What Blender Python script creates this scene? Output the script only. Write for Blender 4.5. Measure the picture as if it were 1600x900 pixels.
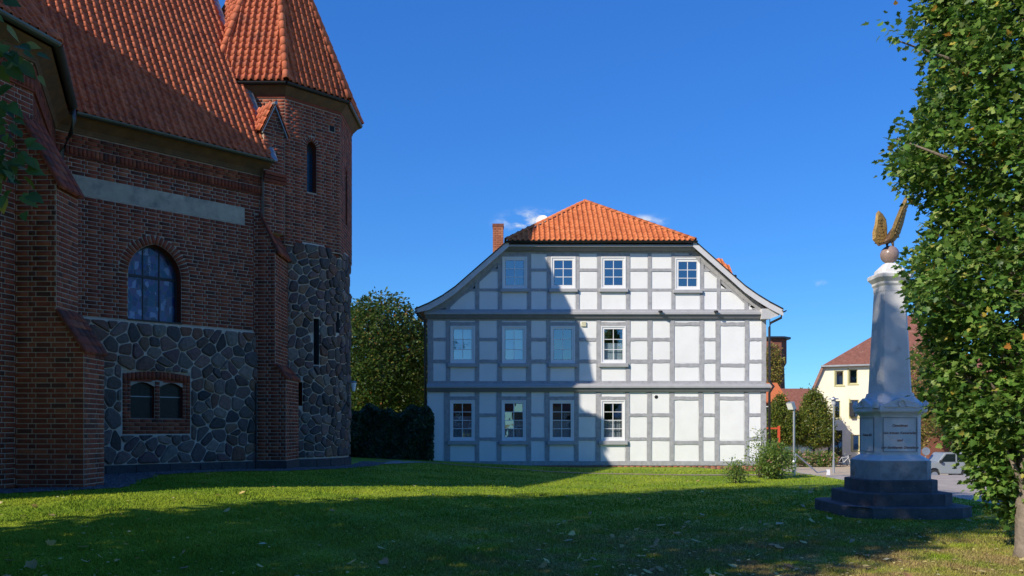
import bpy, bmesh, math, random
import numpy as np
from mathutils import Vector, Matrix
random.seed(7); rng = np.random.default_rng(7)
for o in list(bpy.data.objects): bpy.data.objects.remove(o)
scene = bpy.context.scene
COL = scene.collection

# ------------------------------------------------------------------ camera, sky, sun, exposure
F = 1337.0; HZ = 668.0; EYE = 1.6            # focal length in photo pixels, horizon row, eye height
cam_d = bpy.data.cameras.new('camera'); cam = bpy.data.objects.new('camera', cam_d); COL.objects.link(cam)
cam.location = (0, 0, EYE); cam.rotation_euler = (math.radians(90), 0, 0)
cam_d.sensor_width = 36; cam_d.lens = F / 1600 * 36
cam_d.shift_y = (HZ - 450) / 1600; cam_d.clip_start = .05; cam_d.clip_end = 3000
scene.camera = cam
SUN = Vector((-.75, -.661, .647)).normalized()   # towards the sun
SUN_EL = math.asin(SUN.z); SUN_AZ = math.atan2(SUN.x, SUN.y)
w = bpy.data.worlds.new('World'); scene.world = w; w.use_nodes = True
nt = w.node_tree; nt.nodes.clear()
wo = nt.nodes.new('ShaderNodeOutputWorld'); bg = nt.nodes.new('ShaderNodeBackground')
sky = nt.nodes.new('ShaderNodeTexSky'); sky.sky_type = 'NISHITA'; sky.sun_disc = False
sky.sun_elevation = SUN_EL; sky.sun_rotation = SUN_AZ
sky.air_density = 1.0; sky.dust_density = 0.0; sky.ozone_density = 4.0
bg.inputs['Strength'].default_value = .122
# small cirrus wisps fixed in the sky's own directions
tc = nt.nodes.new('ShaderNodeTexCoord')
noi = nt.nodes.new('ShaderNodeTexNoise'); noi.inputs['Scale'].default_value = 26; noi.inputs['Detail'].default_value = 7
noi.inputs['Roughness'].default_value = .62
mpw = nt.nodes.new('ShaderNodeMapping'); mpw.inputs['Scale'].default_value = (1, 1, 2.2)
nt.links.new(tc.outputs['Generated'], mpw.inputs['Vector']); nt.links.new(mpw.outputs['Vector'], noi.inputs['Vector'])
acc = None
for (px, py, rad, st) in ((834, 350, .055, 2.2), (1012, 347, .030, 1.3), (1274, 444, .016, .8), (1620, 120, .05, .5)):
    dv = Vector(((px - 800) / F, 1, (HZ - py) / F)).normalized()
    mpp = nt.nodes.new('ShaderNodeMapping'); mpp.inputs['Location'].default_value = (-dv.x, -dv.y * 0, -dv.z * 2.6)
    mpp.inputs['Scale'].default_value = (1, 0, 2.6)
    nt.links.new(tc.outputs['Generated'], mpp.inputs['Vector'])
    ln = nt.nodes.new('ShaderNodeVectorMath'); ln.operation = 'LENGTH'; nt.links.new(mpp.outputs['Vector'], ln.inputs[0])
    mr = nt.nodes.new('ShaderNodeMapRange'); mr.interpolation_type = 'SMOOTHSTEP'
    mr.inputs[1].default_value = 0; mr.inputs[2].default_value = rad; mr.inputs[3].default_value = st; mr.inputs[4].default_value = 0
    nt.links.new(ln.outputs['Value'], mr.inputs[0])
    sp = nt.nodes.new('ShaderNodeSeparateXYZ'); nt.links.new(tc.outputs['Generated'], sp.inputs[0])
    gt = nt.nodes.new('ShaderNodeMath'); gt.operation = 'GREATER_THAN'; gt.inputs[1].default_value = 0
    nt.links.new(sp.outputs['Y'], gt.inputs[0])
    mm = nt.nodes.new('ShaderNodeMath'); mm.operation = 'MULTIPLY'
    nt.links.new(mr.outputs[0], mm.inputs[0]); nt.links.new(gt.outputs[0], mm.inputs[1])
    if acc is None: acc = mm
    else:
        ad = nt.nodes.new('ShaderNodeMath'); ad.operation = 'ADD'; nt.links.new(acc.outputs[0], ad.inputs[0]); nt.links.new(mm.outputs[0], ad.inputs[1]); acc = ad
cr = nt.nodes.new('ShaderNodeMapRange'); cr.interpolation_type = 'SMOOTHSTEP'
cr.inputs[1].default_value = .42; cr.inputs[2].default_value = .72; nt.links.new(noi.outputs['Fac'], cr.inputs[0])
fm = nt.nodes.new('ShaderNodeMath'); fm.operation = 'MULTIPLY'; fm.use_clamp = True
nt.links.new(acc.outputs[0], fm.inputs[0]); nt.links.new(cr.outputs[0], fm.inputs[1])
mx = nt.nodes.new('ShaderNodeMix'); mx.data_type = 'RGBA'
mx.inputs['B'].default_value = (5.4, 6.0, 6.9, 1)
gam = nt.nodes.new('ShaderNodeGamma'); gam.inputs[1].default_value = .62; nt.links.new(sky.outputs[0], gam.inputs[0])
hsv = nt.nodes.new('ShaderNodeHueSaturation'); hsv.inputs['Saturation'].default_value = 1.5; hsv.inputs['Hue'].default_value = .515; hsv.inputs['Value'].default_value = 1.9; nt.links.new(gam.outputs[0], hsv.inputs['Color'])   # the photograph's saturated late-summer blue
nt.links.new(fm.outputs[0], mx.inputs['Factor']); tin = nt.nodes.new('ShaderNodeMix'); tin.data_type = 'RGBA'; tin.blend_type = 'MULTIPLY'; tin.inputs['Factor'].default_value = 1; tin.inputs['B'].default_value = (.39, .82, 1.2, 1)
nt.links.new(hsv.outputs[0], tin.inputs['A']); nt.links.new(tin.outputs['Result'], mx.inputs['A'])
nt.links.new(mx.outputs['Result'], bg.inputs['Color']); nt.links.new(bg.outputs[0], wo.inputs[0])
sl = bpy.data.lights.new('sun', 'SUN'); sl.energy = 4.8; sl.angle = math.radians(.53); sl.color = (1, .91, .76)
so = bpy.data.objects.new('sun', sl); COL.objects.link(so); so.location = (-30, -30, 40)
so.rotation_euler = SUN.to_track_quat('Z', 'Y').to_euler()
vs = scene.view_settings; vs.view_transform = 'Standard'; vs.look = 'None'; vs.exposure = .14; vs.gamma = 1

# ------------------------------------------------------------------ pixel helpers (photo pixel + depth -> world)
def wx(px, Y): return (px - 800) / F * Y
def wz(py, Y): return EYE + (HZ - py) / F * Y

# ------------------------------------------------------------------ materials
MATS = {}
def _n(t, typ, **kw):
    n = t.nodes.new(typ)
    for k, v in kw.items(): setattr(n, k, v)
    return n
def M(name, cols, rough=.8, var=.25, scale=3.0, bump=.15, bscale=40, rnd=0.0, metallic=0, spec=.4, ramp=None,
      brick=None, stain=None, coat=0):
    """cols: one colour or a list picked at random for every piece; var: soft tonal drift; bump: fine relief"""
    if name in MATS: return MATS[name]
    m = bpy.data.materials.new(name); m.use_nodes = True; t = m.node_tree; t.nodes.clear()
    out = _n(t, 'ShaderNodeOutputMaterial'); b = _n(t, 'ShaderNodeBsdfPrincipled')
    t.links.new(b.outputs[0], out.inputs[0])
    geo = _n(t, 'ShaderNodeNewGeometry')
    if isinstance(cols[0], (int, float)): cols = [cols]
    if len(cols) > 1:
        oi = _n(t, 'ShaderNodeObjectInfo'); a = _n(t, 'ShaderNodeMath', operation='ADD'); f = _n(t, 'ShaderNodeMath', operation='FRACT')
        t.links.new(oi.outputs['Random'], a.inputs[0]); t.links.new(geo.outputs['Random Per Island'], a.inputs[1]); t.links.new(a.outputs[0], f.inputs[0])
        r = _n(t, 'ShaderNodeValToRGB'); r.color_ramp.interpolation = ramp or 'LINEAR'
        els = r.color_ramp.elements
        while len(els) < len(cols): els.new(.5)
        for i, c in enumerate(cols): els[i].position = i / (len(cols) - 1 if ramp != 'CONSTANT' else len(cols)); 
        for i, c in enumerate(cols): els[i].color = (*c, 1)
        t.links.new(f.outputs[0], r.inputs[0]); base = r.outputs[0]
    else:
        rg = _n(t, 'ShaderNodeRGB'); rg.outputs[0].default_value = (*cols[0], 1); base = rg.outputs[0]
    n1 = _n(t, 'ShaderNodeTexNoise'); n1.inputs['Scale'].default_value = scale; n1.inputs['Detail'].default_value = 6; n1.inputs['Roughness'].default_value = .6
    t.links.new(geo.outputs['Position'], n1.inputs['Vector'])
    mr = _n(t, 'ShaderNodeMapRange'); mr.inputs[1].default_value = .25; mr.inputs[2].default_value = .75
    mr.inputs[3].default_value = 1 - var; mr.inputs[4].default_value = 1 + var; t.links.new(n1.outputs['Fac'], mr.inputs[0])
    mul = _n(t, 'ShaderNodeVectorMath', operation='SCALE'); t.links.new(base, mul.inputs[0]); t.links.new(mr.outputs[0], mul.inputs['Scale'])
    col = mul.outputs[0]
    if stain:   # (colour, noise scale, low, high)
        sc, ss, lo, hi = stain
        n3 = _n(t, 'ShaderNodeTexNoise'); n3.inputs['Scale'].default_value = ss; n3.inputs['Detail'].default_value = 8; n3.inputs['Roughness'].default_value = .68
        t.links.new(geo.outputs['Position'], n3.inputs['Vector'])
        m3 = _n(t, 'ShaderNodeMapRange'); m3.inputs[1].default_value = lo; m3.inputs[2].default_value = hi; t.links.new(n3.outputs['Fac'], m3.inputs[0])
        mi = _n(t, 'ShaderNodeMix', data_type='RGBA'); t.links.new(m3.outputs[0], mi.inputs['Factor']); t.links.new(col, mi.inputs['A'])
        mi.inputs['B'].default_value = (*sc, 1); col = mi.outputs['Result']
    t.links.new(col, b.inputs['Base Color'])
    b.inputs['Roughness'].default_value = rough; b.inputs['Metallic'].default_value = metallic
    b.inputs['Specular IOR Level'].default_value = spec; b.inputs['Coat Weight'].default_value = coat
    if bump or brick:
        n2 = _n(t, 'ShaderNodeTexNoise'); n2.inputs['Scale'].default_value = bscale; n2.inputs['Detail'].default_value = 5
        t.links.new(geo.outputs['Position'], n2.inputs['Vector']); h = n2.outputs['Fac']
        bp = _n(t, 'ShaderNodeBump'); bp.inputs['Strength'].default_value = max(bump, .05); bp.inputs['Distance'].default_value = .02
        if brick:   # painted-over brick courses, relief only: (length, course, weight)
            sx = _n(t, 'ShaderNodeSeparateXYZ'); cx = _n(t, 'ShaderNodeCombineXYZ'); t.links.new(geo.outputs['Position'], sx.inputs[0])
            t.links.new(sx.outputs['X'], cx.inputs['X']); t.links.new(sx.outputs['Z'], cx.inputs['Y'])
            bt = _n(t, 'ShaderNodeTexBrick'); bt.inputs['Scale'].default_value = 1; bt.inputs['Brick Width'].default_value = brick[0]; bt.inputs['Row Height'].default_value = brick[1]
            bt.inputs['Mortar Size'].default_value = .009; bt.inputs['Mortar Smooth'].default_value = .6
            t.links.new(cx.outputs[0], bt.inputs['Vector'])
            k = _n(t, 'ShaderNodeMath', operation='MULTIPLY_ADD'); t.links.new(bt.outputs['Fac'], k.inputs[0]); k.inputs[1].default_value = -brick[2]; t.links.new(h, k.inputs[2]); h = k.outputs[0]
        t.links.new(h, bp.inputs['Height']); t.links.new(bp.outputs[0], b.inputs['Normal'])
    MATS[name] = m; return m

def leaf_mat(name, cols, trans=.35, rough=.45):
    if name in MATS: return MATS[name]
    m = bpy.data.materials.new(name); m.use_nodes = True; t = m.node_tree; t.nodes.clear()
    out = _n(t, 'ShaderNodeOutputMaterial'); geo = _n(t, 'ShaderNodeNewGeometry'); oi = _n(t, 'ShaderNodeObjectInfo')
    a = _n(t, 'ShaderNodeMath', operation='ADD'); f = _n(t, 'ShaderNodeMath', operation='FRACT')
    t.links.new(oi.outputs['Random'], a.inputs[0]); t.links.new(geo.outputs['Random Per Island'], a.inputs[1]); t.links.new(a.outputs[0], f.inputs[0])
    r = _n(t, 'ShaderNodeValToRGB'); els = r.color_ramp.elements
    while len(els) < len(cols): els.new(.5)
    for i in range(len(cols)): els[i].position = cols[i][0]
    for i in range(len(cols)): els[i].color = (*cols[i][1], 1)
    t.links.new(f.outputs[0], r.inputs[0])
    b = _n(t, 'ShaderNodeBsdfPrincipled'); b.inputs['Roughness'].default_value = rough; b.inputs['Specular IOR Level'].default_value = .35
    nz = _n(t, 'ShaderNodeTexNoise'); nz.inputs['Scale'].default_value = 2.6; nz.inputs['Detail'].default_value = 3; t.links.new(geo.outputs['Position'], nz.inputs['Vector'])
    nr = _n(t, 'ShaderNodeMapRange'); nr.inputs[1].default_value = .3; nr.inputs[2].default_value = .7; nr.inputs[3].default_value = .68; nr.inputs[4].default_value = 1.38; t.links.new(nz.outputs['Fac'], nr.inputs[0])
    vsn = _n(t, 'ShaderNodeVectorMath', operation='SCALE'); t.links.new(r.outputs[0], vsn.inputs[0]); t.links.new(nr.outputs[0], vsn.inputs['Scale'])
    t.links.new(vsn.outputs[0], b.inputs['Base Color'])
    tr = _n(t, 'ShaderNodeBsdfTranslucent'); hs = _n(t, 'ShaderNodeHueSaturation'); hs.inputs['Value'].default_value = 1.5; hs.inputs['Hue'].default_value = .485
    t.links.new(vsn.outputs[0], hs.inputs['Color']); t.links.new(hs.outputs[0], tr.inputs['Color'])
    mx = _n(t, 'ShaderNodeMixShader'); mx.inputs[0].default_value = trans
    t.links.new(b.outputs[0], mx.inputs[1]); t.links.new(tr.outputs[0], mx.inputs[2]); t.links.new(mx.outputs[0], out.inputs[0])
    MATS[name] = m; return m

def glass_mat(name, refl=.25, tint=(.75, .82, .85), rough=.02):
    if name in MATS: return MATS[name]
    m = bpy.data.materials.new(name); m.use_nodes = True; t = m.node_tree; t.nodes.clear()
    out = _n(t, 'ShaderNodeOutputMaterial'); tr = _n(t, 'ShaderNodeBsdfTransparent'); tr.inputs[0].default_value = (*tint, 1)
    g = _n(t, 'ShaderNodeBsdfGlossy'); g.inputs['Roughness'].default_value = rough; g.inputs['Color'].default_value = (.95, .97, 1, 1)
    geo = _n(t, 'ShaderNodeNewGeometry'); n2 = _n(t, 'ShaderNodeTexNoise'); n2.inputs['Scale'].default_value = 1.7
    t.links.new(geo.outputs['Position'], n2.inputs['Vector'])
    bp = _n(t, 'ShaderNodeBump'); bp.inputs['Strength'].default_value = .05; bp.inputs['Distance'].default_value = .05
    t.links.new(n2.outputs['Fac'], bp.inputs['Height']); t.links.new(bp.outputs[0], g.inputs['Normal'])
    mx = _n(t, 'ShaderNodeMixShader'); mx.inputs[0].default_value = refl
    t.links.new(tr.outputs[0], mx.inputs[1]); t.links.new(g.outputs[0], mx.inputs[2]); t.links.new(mx.outputs[0], out.inputs[0])
    MATS[name] = m; return m

def stained_mat():
    m = bpy.data.materials.new('stained_glass'); m.use_nodes = True; t = m.node_tree
    b = t.nodes['Principled BSDF']; geo = _n(t, 'ShaderNodeNewGeometry')
    mp = _n(t, 'ShaderNodeMapping'); mp.inputs['Scale'].default_value = (7, 7, 5); t.links.new(geo.outputs['Position'], mp.inputs['Vector'])
    v = _n(t, 'ShaderNodeTexVoronoi'); v.distance = 'CHEBYCHEV'; v.inputs['Scale'].default_value = 1.1; t.links.new(mp.outputs[0], v.inputs['Vector'])
    sp = _n(t, 'ShaderNodeSeparateColor'); t.links.new(v.outputs['Color'], sp.inputs[0])
    r = _n(t, 'ShaderNodeValToRGB'); r.color_ramp.interpolation = 'CONSTANT'
    cs = [(.03, .04, .16), (.05, .04, .13), (.02, .07, .14), (.09, .08, .22), (.03, .03, .07), (.22, .26, .42), (.06, .10, .22), (.12, .07, .16)]
    els = r.color_ramp.elements
    while len(els) < len(cs): els.new(.5)
    for i in range(len(cs)): els[i].position = i / len(cs)
    for i in range(len(cs)): els[i].color = (*cs[i], 1)
    t.links.new(sp.outputs[0], r.inputs[0])
    v2 = _n(t, 'ShaderNodeTexVoronoi'); v2.feature = 'DISTANCE_TO_EDGE'; v2.inputs['Scale'].default_value = 1.1; t.links.new(mp.outputs[0], v2.inputs['Vector'])
    lt = _n(t, 'ShaderNodeMath', operation='LESS_THAN'); lt.inputs[1].default_value = .03; t.links.new(v2.outputs['Distance'], lt.inputs[0])
    mi = _n(t, 'ShaderNodeMix', data_type='RGBA'); t.links.new(lt.outputs[0], mi.inputs['Factor']); t.links.new(r.outputs[0], mi.inputs['A'])
    mi.inputs['B'].default_value = (.10, .10, .13, 1)
    t.links.new(mi.outputs['Result'], b.inputs['Base Color']); b.inputs['Roughness'].default_value = .12
    MATS['stained'] = m; return m

mt_brick = M('church_brick', [(.21, .044, .021), (.27, .060, .028), (.14, .036, .020), (.32, .075, .034), (.20, .046, .024), (.09, .032, .022), (.29, .060, .026), (.17, .040, .021), (.34, .10, .045), (.24, .052, .025)], rough=.85, var=.3, scale=9, bump=.3, bscale=60, stain=((.03, .028, .02), 1.3, .55, .85))
mt_mortar = M('mortar', (.42, .33, .25), rough=.95, var=.3, scale=5, bump=.3, bscale=90, stain=((.16, .14, .09), 1.2, .55, .85))
mt_stone = M('field_stone', [(.14, .10, .08), (.05, .042, .04), (.22, .13, .105), (.11, .085, .08), (.18, .085, .055), (.07, .058, .052), (.26, .19, .15), (.095, .075, .07), (.06, .052, .052), (.15, .085, .08), (.19, .16, .13), (.045, .04, .042), (.25, .14, .08), (.10, .08, .075)], rough=.8, var=.4, scale=14, bump=.45, bscale=30)
mt_smort = M('stone_mortar', (.56, .46, .37), rough=.95, var=.2, scale=5, bump=.3, bscale=70)
mt_plinth = M('plinth_stone', [(.05, .048, .05), (.07, .065, .065), (.06, .05, .05)], rough=.85, var=.35, scale=8, bump=.4, bscale=30)
mt_tile = M('roof_tile', [(.57, .145, .060), (.63, .17, .072), (.50, .12, .050), (.60, .155, .064), (.46, .115, .054), (.66, .20, .092)], rough=.75, var=.22, scale=7, bump=.15, bscale=50, stain=((.17, .065, .045), 1.6, .54, .8))
mt_htile = M('house_tile', [(.60, .165, .05), (.68, .21, .07), (.52, .135, .04), (.63, .185, .06)], rough=.7, var=.15, scale=6, bump=.1, bscale=40)
mt_under = M('roof_underlay', (.09, .03, .02), rough=.9, var=.2)
mt_band = M('render_band', (.42, .36, .28), rough=.9, var=.25, scale=2, bump=.2, stain=((.16, .16, .15), 2.5, .5, .75))
mt_cove = M('cornice_plaster', (.15, .082, .04), rough=.9, var=.35, scale=4, bump=.2, stain=((.10, .07, .045), 3, .45, .7))
mt_zinc = M('zinc_gutter', (.10, .115, .11), rough=.45, var=.2, metallic=.6, bump=.05)
mt_dgut = M('dark_gutter', (.035, .035, .038), rough=.4, var=.2, metallic=.5, bump=.04)
mt_lead = M('lead_sheet', (.30, .31, .32), rough=.5, var=.2, metallic=.5, bump=.15, bscale=20)
mt_leadframe = M('window_iron', (.03, .03, .035), rough=.5, var=.1, bump=0)
mt_dark = M('dark_interior', (.012, .012, .014), rough=.9, var=.1, bump=0)
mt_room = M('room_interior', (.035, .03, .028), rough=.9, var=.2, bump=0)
mt_stain = stained_mat()
mt_cglass = M('leaded_glass', (.010, .016, .016), rough=.25, var=.4, scale=6, bump=.3, bscale=14, spec=.2)
mt_white = M('white_painted_brick', (.82, .82, .81), stain=((.66, .65, .61), 1.1, .64, .9), rough=.8, var=.05, scale=1.5, bump=.14, bscale=55, brick=(.26, .077, 1.3))
mt_timber = M('grey_timber', (.37, .37, .385), rough=.75, var=.24, scale=7, bump=.5, bscale=40, stain=((.24, .24, .25), 3.5, .58, .8))
mt_trim = M('grey_trim', (.40, .40, .41), rough=.6, var=.1, scale=4, bump=.08)
mt_board = M('barge_board', (.62, .61, .615), rough=.6, var=.08, scale=4, bump=.1)
mt_frame = M('white_frame', (.80, .80, .80), rough=.4, var=.03, bump=0)
mt_curt = M('curtain', (.42, .43, .45), rough=.9, var=.1, scale=10, bump=.3, bscale=18)
mt_blind = M('blind', (.55, .62, .66), rough=.8, var=.05, bump=0)
mt_pane = glass_mat('window_glass', .30)
mt_pane2 = glass_mat('office_glass', .35)
mt_plast = M('yellow_render', (.80, .74, .57), rough=.9, var=.06, scale=1.2, bump=.15, bscale=70)
mt_yframe = M('yellow_frame', (.48, .44, .20), rough=.6, var=.05, bump=0)
mt_shadetrim = M('shaded_trim', (.20, .20, .215), rough=.6, var=.12, scale=4, bump=.08)  # darker copy of the trim grey, shade under the cornices put into the colour
mt_oldtile = M('old_tile', [(.20, .075, .05), (.26, .10, .065), (.16, .065, .05), (.32, .17, .125)], rough=.85, var=.35, scale=5, bump=.3, bscale=12, stain=((.40, .33, .28), 4, .6, .72))
mt_fbrick = M('far_brick', (.20, .075, .05), rough=.9, var=.3, scale=6, bump=.2)
mt_granite = M('monument_stone', (.72, .71, .70), rough=.7, var=.12, scale=4, bump=.15, bscale=80, stain=((.30, .30, .29), 2.6, .56, .82))
mt_granite2 = M('monument_block', (.36, .36, .365), rough=.75, var=.2, scale=4, bump=.25, bscale=60, stain=((.10, .10, .105), 2.2, .5, .75))
mt_step = M('weathered_step', (.105, .10, .108), rough=.9, var=.35, scale=5, bump=.5, bscale=35, stain=((.22, .22, .20), 7, .62, .76))
mt_letter = M('letter_paint', (.26, .09, .055), rough=.7, var=.1, bump=0)
mt_gold = M('gilded_bronze', (.34, .22, .075), rough=.6, var=.45, scale=14, metallic=.35, bump=.6, bscale=55)
mt_bronze = M('dark_bronze', (.16, .10, .06), rough=.5, var=.35, scale=14, metallic=.5, bump=.5, bscale=50)
mt_ball = M('polished_granite', (.30, .22, .20), rough=.25, var=.25, scale=30, bump=.05)
mt_bark = M('bark', (.22, .18, .14), rough=.95, var=.35, scale=12, bump=.8, bscale=28)
mt_bark2 = M('dark_bark', (.06, .05, .04), rough=.95, var=.35, scale=9, bump=.6, bscale=25)
mt_steel = M('galvanised_steel', (.42, .43, .44), rough=.4, var=.15, metallic=.7, bump=.03)
mt_red = M('orange_paint', (.62, .085, .025), rough=.5, var=.08, bump=0)
mt_wpaint = M('white_paint', (.78, .78, .78), rough=.5, var=.04, bump=0)
mt_car = M('car_paint', (.25, .275, .285), rough=.3, var=.03, bump=0, coat=.5)
mt_rubber = M('rubber', (.025, .025, .026), rough=.85, var=.2, bump=.1)
mt_blk = M('black_plastic', (.02, .02, .022), rough=.5, var=.1, bump=0)
mt_kerb = M('kerb_granite', [(.36, .35, .34), (.42, .41, .40), (.32, .31, .31)], rough=.85, var=.15, scale=8, bump=.2)
mt_sand = M('sandy_path', (.28, .21, .15), rough=.95, var=.25, scale=3, bump=.4, bscale=40)
mt_grav = M('gravel', [(.12, .115, .115), (.17, .16, .155), (.09, .085, .085), (.22, .21, .20)], rough=.95, var=.25, scale=10, bump=.4, bscale=60)
mt_pave = M('street_paving', (.50, .40, .28), rough=.9, var=.16, scale=2.5, bump=.25, bscale=30)
mt_asph = M('street_surface', (.40, .34, .28), rough=.9, var=.18, scale=1.4, bump=.25, bscale=50)

# ------------------------------------------------------------------ object helpers
def tag(o, label=None, cat=None, group=None, kind=None):
    if label: o['label'] = label
    if cat: o['category'] = cat
    if group: o['group'] = group
    if kind: o['kind'] = kind
    return o
def root(name, loc, label, cat, group=None):
    o = bpy.data.objects.new(name, None); COL.objects.link(o); o.location = loc; o.empty_display_size = .3
    return tag(o, label, cat, group)
def put(o, parent):
    COL.objects.link(o)
    if parent is not None:
        o.parent = parent
        if parent.type == 'EMPTY': o.matrix_parent_inverse = Matrix.Translation(-parent.location)
    return o
def mesh_obj(name, V, Fc, mat, parent=None, smooth=False):
    me = bpy.data.meshes.new(name); me.from_pydata([tuple(v) for v in V], [], [tuple(f) for f in Fc]); me.update()
    if isinstance(mat, (list, tuple)):
        for m in mat: me.materials.append(m)
    elif mat: me.materials.append(mat)
    if smooth: me.shade_smooth()
    return put(bpy.data.objects.new(name, me), parent)
def np_mesh(name, V, Fc, mat):
    V = np.ascontiguousarray(V, np.float32); Fc = np.ascontiguousarray(Fc, np.int32)
    me = bpy.data.meshes.new(name); me.vertices.add(len(V)); me.vertices.foreach_set('co', V.ravel())
    k = Fc.shape[1]; me.loops.add(Fc.size); me.loops.foreach_set('vertex_index', Fc.ravel())
    me.polygons.add(len(Fc)); me.polygons.foreach_set('loop_start', np.arange(0, Fc.size, k, dtype=np.int32))
    me.update(calc_edges=True); me.materials.append(mat); return me

class MB:
    """collects boxes, prisms and tubes in world space, then links them as ONE mesh object"""
    def __init__(s): s.v = []; s.f = []
    def add(s, V, Fc):
        b = len(s.v); s.v += [tuple(v) for v in V]; s.f += [tuple(i + b for i in f) for f in Fc]; return s
    def box(s, x0, x1, y0, y1, z0, z1):
        V = [(x, y, z) for z in (z0, z1) for y in (y0, y1) for x in (x0, x1)]
        return s.add(V, [(0, 2, 3, 1), (4, 5, 7, 6), (0, 1, 5, 4), (2, 6, 7, 3), (0, 4, 6, 2), (1, 3, 7, 5)])
    def prism(s, poly, a, b):
        """poly: 3D points of one face (list); a,b: offset vectors of the two caps"""
        n = len(poly); a = Vector(a); b = Vector(b)
        V = [Vector(p) + a for p in poly] + [Vector(p) + b for p in poly]
        return s.add(V, [tuple(range(n - 1, -1, -1)), tuple(range(n, 2 * n))] + [(i, (i + 1) % n, n + (i + 1) % n, n + i) for i in range(n)])
    def xz(s, poly, y0, y1): return s.prism([(x, 0, z) for x, z in poly], (0, y0, 0), (0, y1, 0))
    def xy(s, poly, z0, z1): return s.prism([(x, y, 0) for x, y in poly], (0, 0, z0), (0, 0, z1))
    def tube(s, pts, r, seg=8, cap=True):
        pts = [Vector(p) for p in pts]; rr = r if isinstance(r, (list, tuple)) else [r] * len(pts); rings = []
        up = Vector((0, 0, 1))
        for i, p in enumerate(pts):
            d = (pts[min(i + 1, len(pts) - 1)] - pts[max(i - 1, 0)]).normalized()
            a = d.cross(up if abs(d.z) < .95 else Vector((1, 0, 0))).normalized(); b = a.cross(d)
            rings.append([p + (a * math.cos(2 * math.pi * k / seg) + b * math.sin(2 * math.pi * k / seg)) * rr[i] for k in range(seg)])
        V = [q for ring in rings for q in ring]; Fc = []
        for i in range(len(pts) - 1):
            for k in range(seg): Fc.append((i * seg + k, i * seg + (k + 1) % seg, (i + 1) * seg + (k + 1) % seg, (i + 1) * seg + k))
        if cap: Fc.append(tuple(range(seg))); Fc.append(tuple(range((len(pts) - 1) * seg, len(pts) * seg))[::-1])
        return s.add(V, Fc)
    def lathe(s, c, prof, seg=16, ang=0, cap=True):
        V = []; Fc = []
        for (r, z) in prof:
            for k in range(seg):
                t = ang + 2 * math.pi * k / seg; V.append((c[0] + r * math.cos(t), c[1] + r * math.sin(t), c[2] + z))
        for i in range(len(prof) - 1):
            for k in range(seg): Fc.append((i * seg + k, i * seg + (k + 1) % seg, (i + 1) * seg + (k + 1) % seg, (i + 1) * seg + k))
        if cap: Fc.append(tuple(range(seg))[::-1]); Fc.append(tuple(range((len(prof) - 1) * seg, len(prof) * seg)))
        return s.add(V, Fc)
    def build(s, name, mat, parent=None, smooth=False, bevel=0):
        o = mesh_obj(name, s.v, s.f, mat, parent, smooth)
        bm = bmesh.new(); bm.from_mesh(o.data); bmesh.ops.recalc_face_normals(bm, faces=bm.faces)
        if bevel: bmesh.ops.bevel(bm, geom=bm.edges[:] , offset=bevel, segments=1, affect='EDGES', clamp_overlap=True)
        bm.to_mesh(o.data); bm.free(); return o

class Frame:
    """a vertical wall plane: u runs along it, n points out of it"""
    def __init__(s, O, U):
        s.O = Vector((O[0], O[1], 0)); s.U = Vector((U[0], U[1], 0)).normalized(); s.N = Vector((s.U.y, -s.U.x, 0))
    def p(s, u, z, d=0): return s.O + s.U * u + s.N * d + Vector((0, 0, z))
    def u_of_px(s, px):
        a = (px - 800) / F   # X = a Y on the plane
        return (a * s.O.y - s.O.x) / (s.U.x - a * s.U.y)
    def mat(s, u, z, d, su, sz, sd):
        m = Matrix.Identity(4)
        for i in range(3): m[i][0] = s.U[i] * su; m[i][1] = s.N[i] * sd; m[i][2] = (0, 0, sz)[i]; m[i][3] = s.p(u, z, d)[i]
        return m

def fill_holes(fr, outer, holes, d, name, mat, parent, reveal=0, reveal_mat=None, revname='reveal'):
    bm = bmesh.new(); loops = []
    for lp in [outer] + holes:
        vs_ = [bm.verts.new(fr.p(u, z, d)) for u, z in lp]
        loops.append([bm.edges.new((vs_[i], vs_[(i + 1) % len(vs_)])) for i in range(len(vs_))])
    bmesh.ops.triangle_fill(bm, use_beauty=True, use_dissolve=False, edges=[e for l in loops for e in l])
    me = bpy.data.meshes.new(name); bm.normal_update(); bm.to_mesh(me); bm.free(); me.materials.append(mat)
    o = put(bpy.data.objects.new(name, me), parent)
    return o
def reveal_mb(fr, hole, d0, d1):
    mb = MB(); n = len(hole); V = [fr.p(u, z, d0) for u, z in hole] + [fr.p(u, z, d1) for u, z in hole]
    mb.add(V, [(i, (i + 1) % n, n + (i + 1) % n, n + i) for i in range(n)]); return mb

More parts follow.
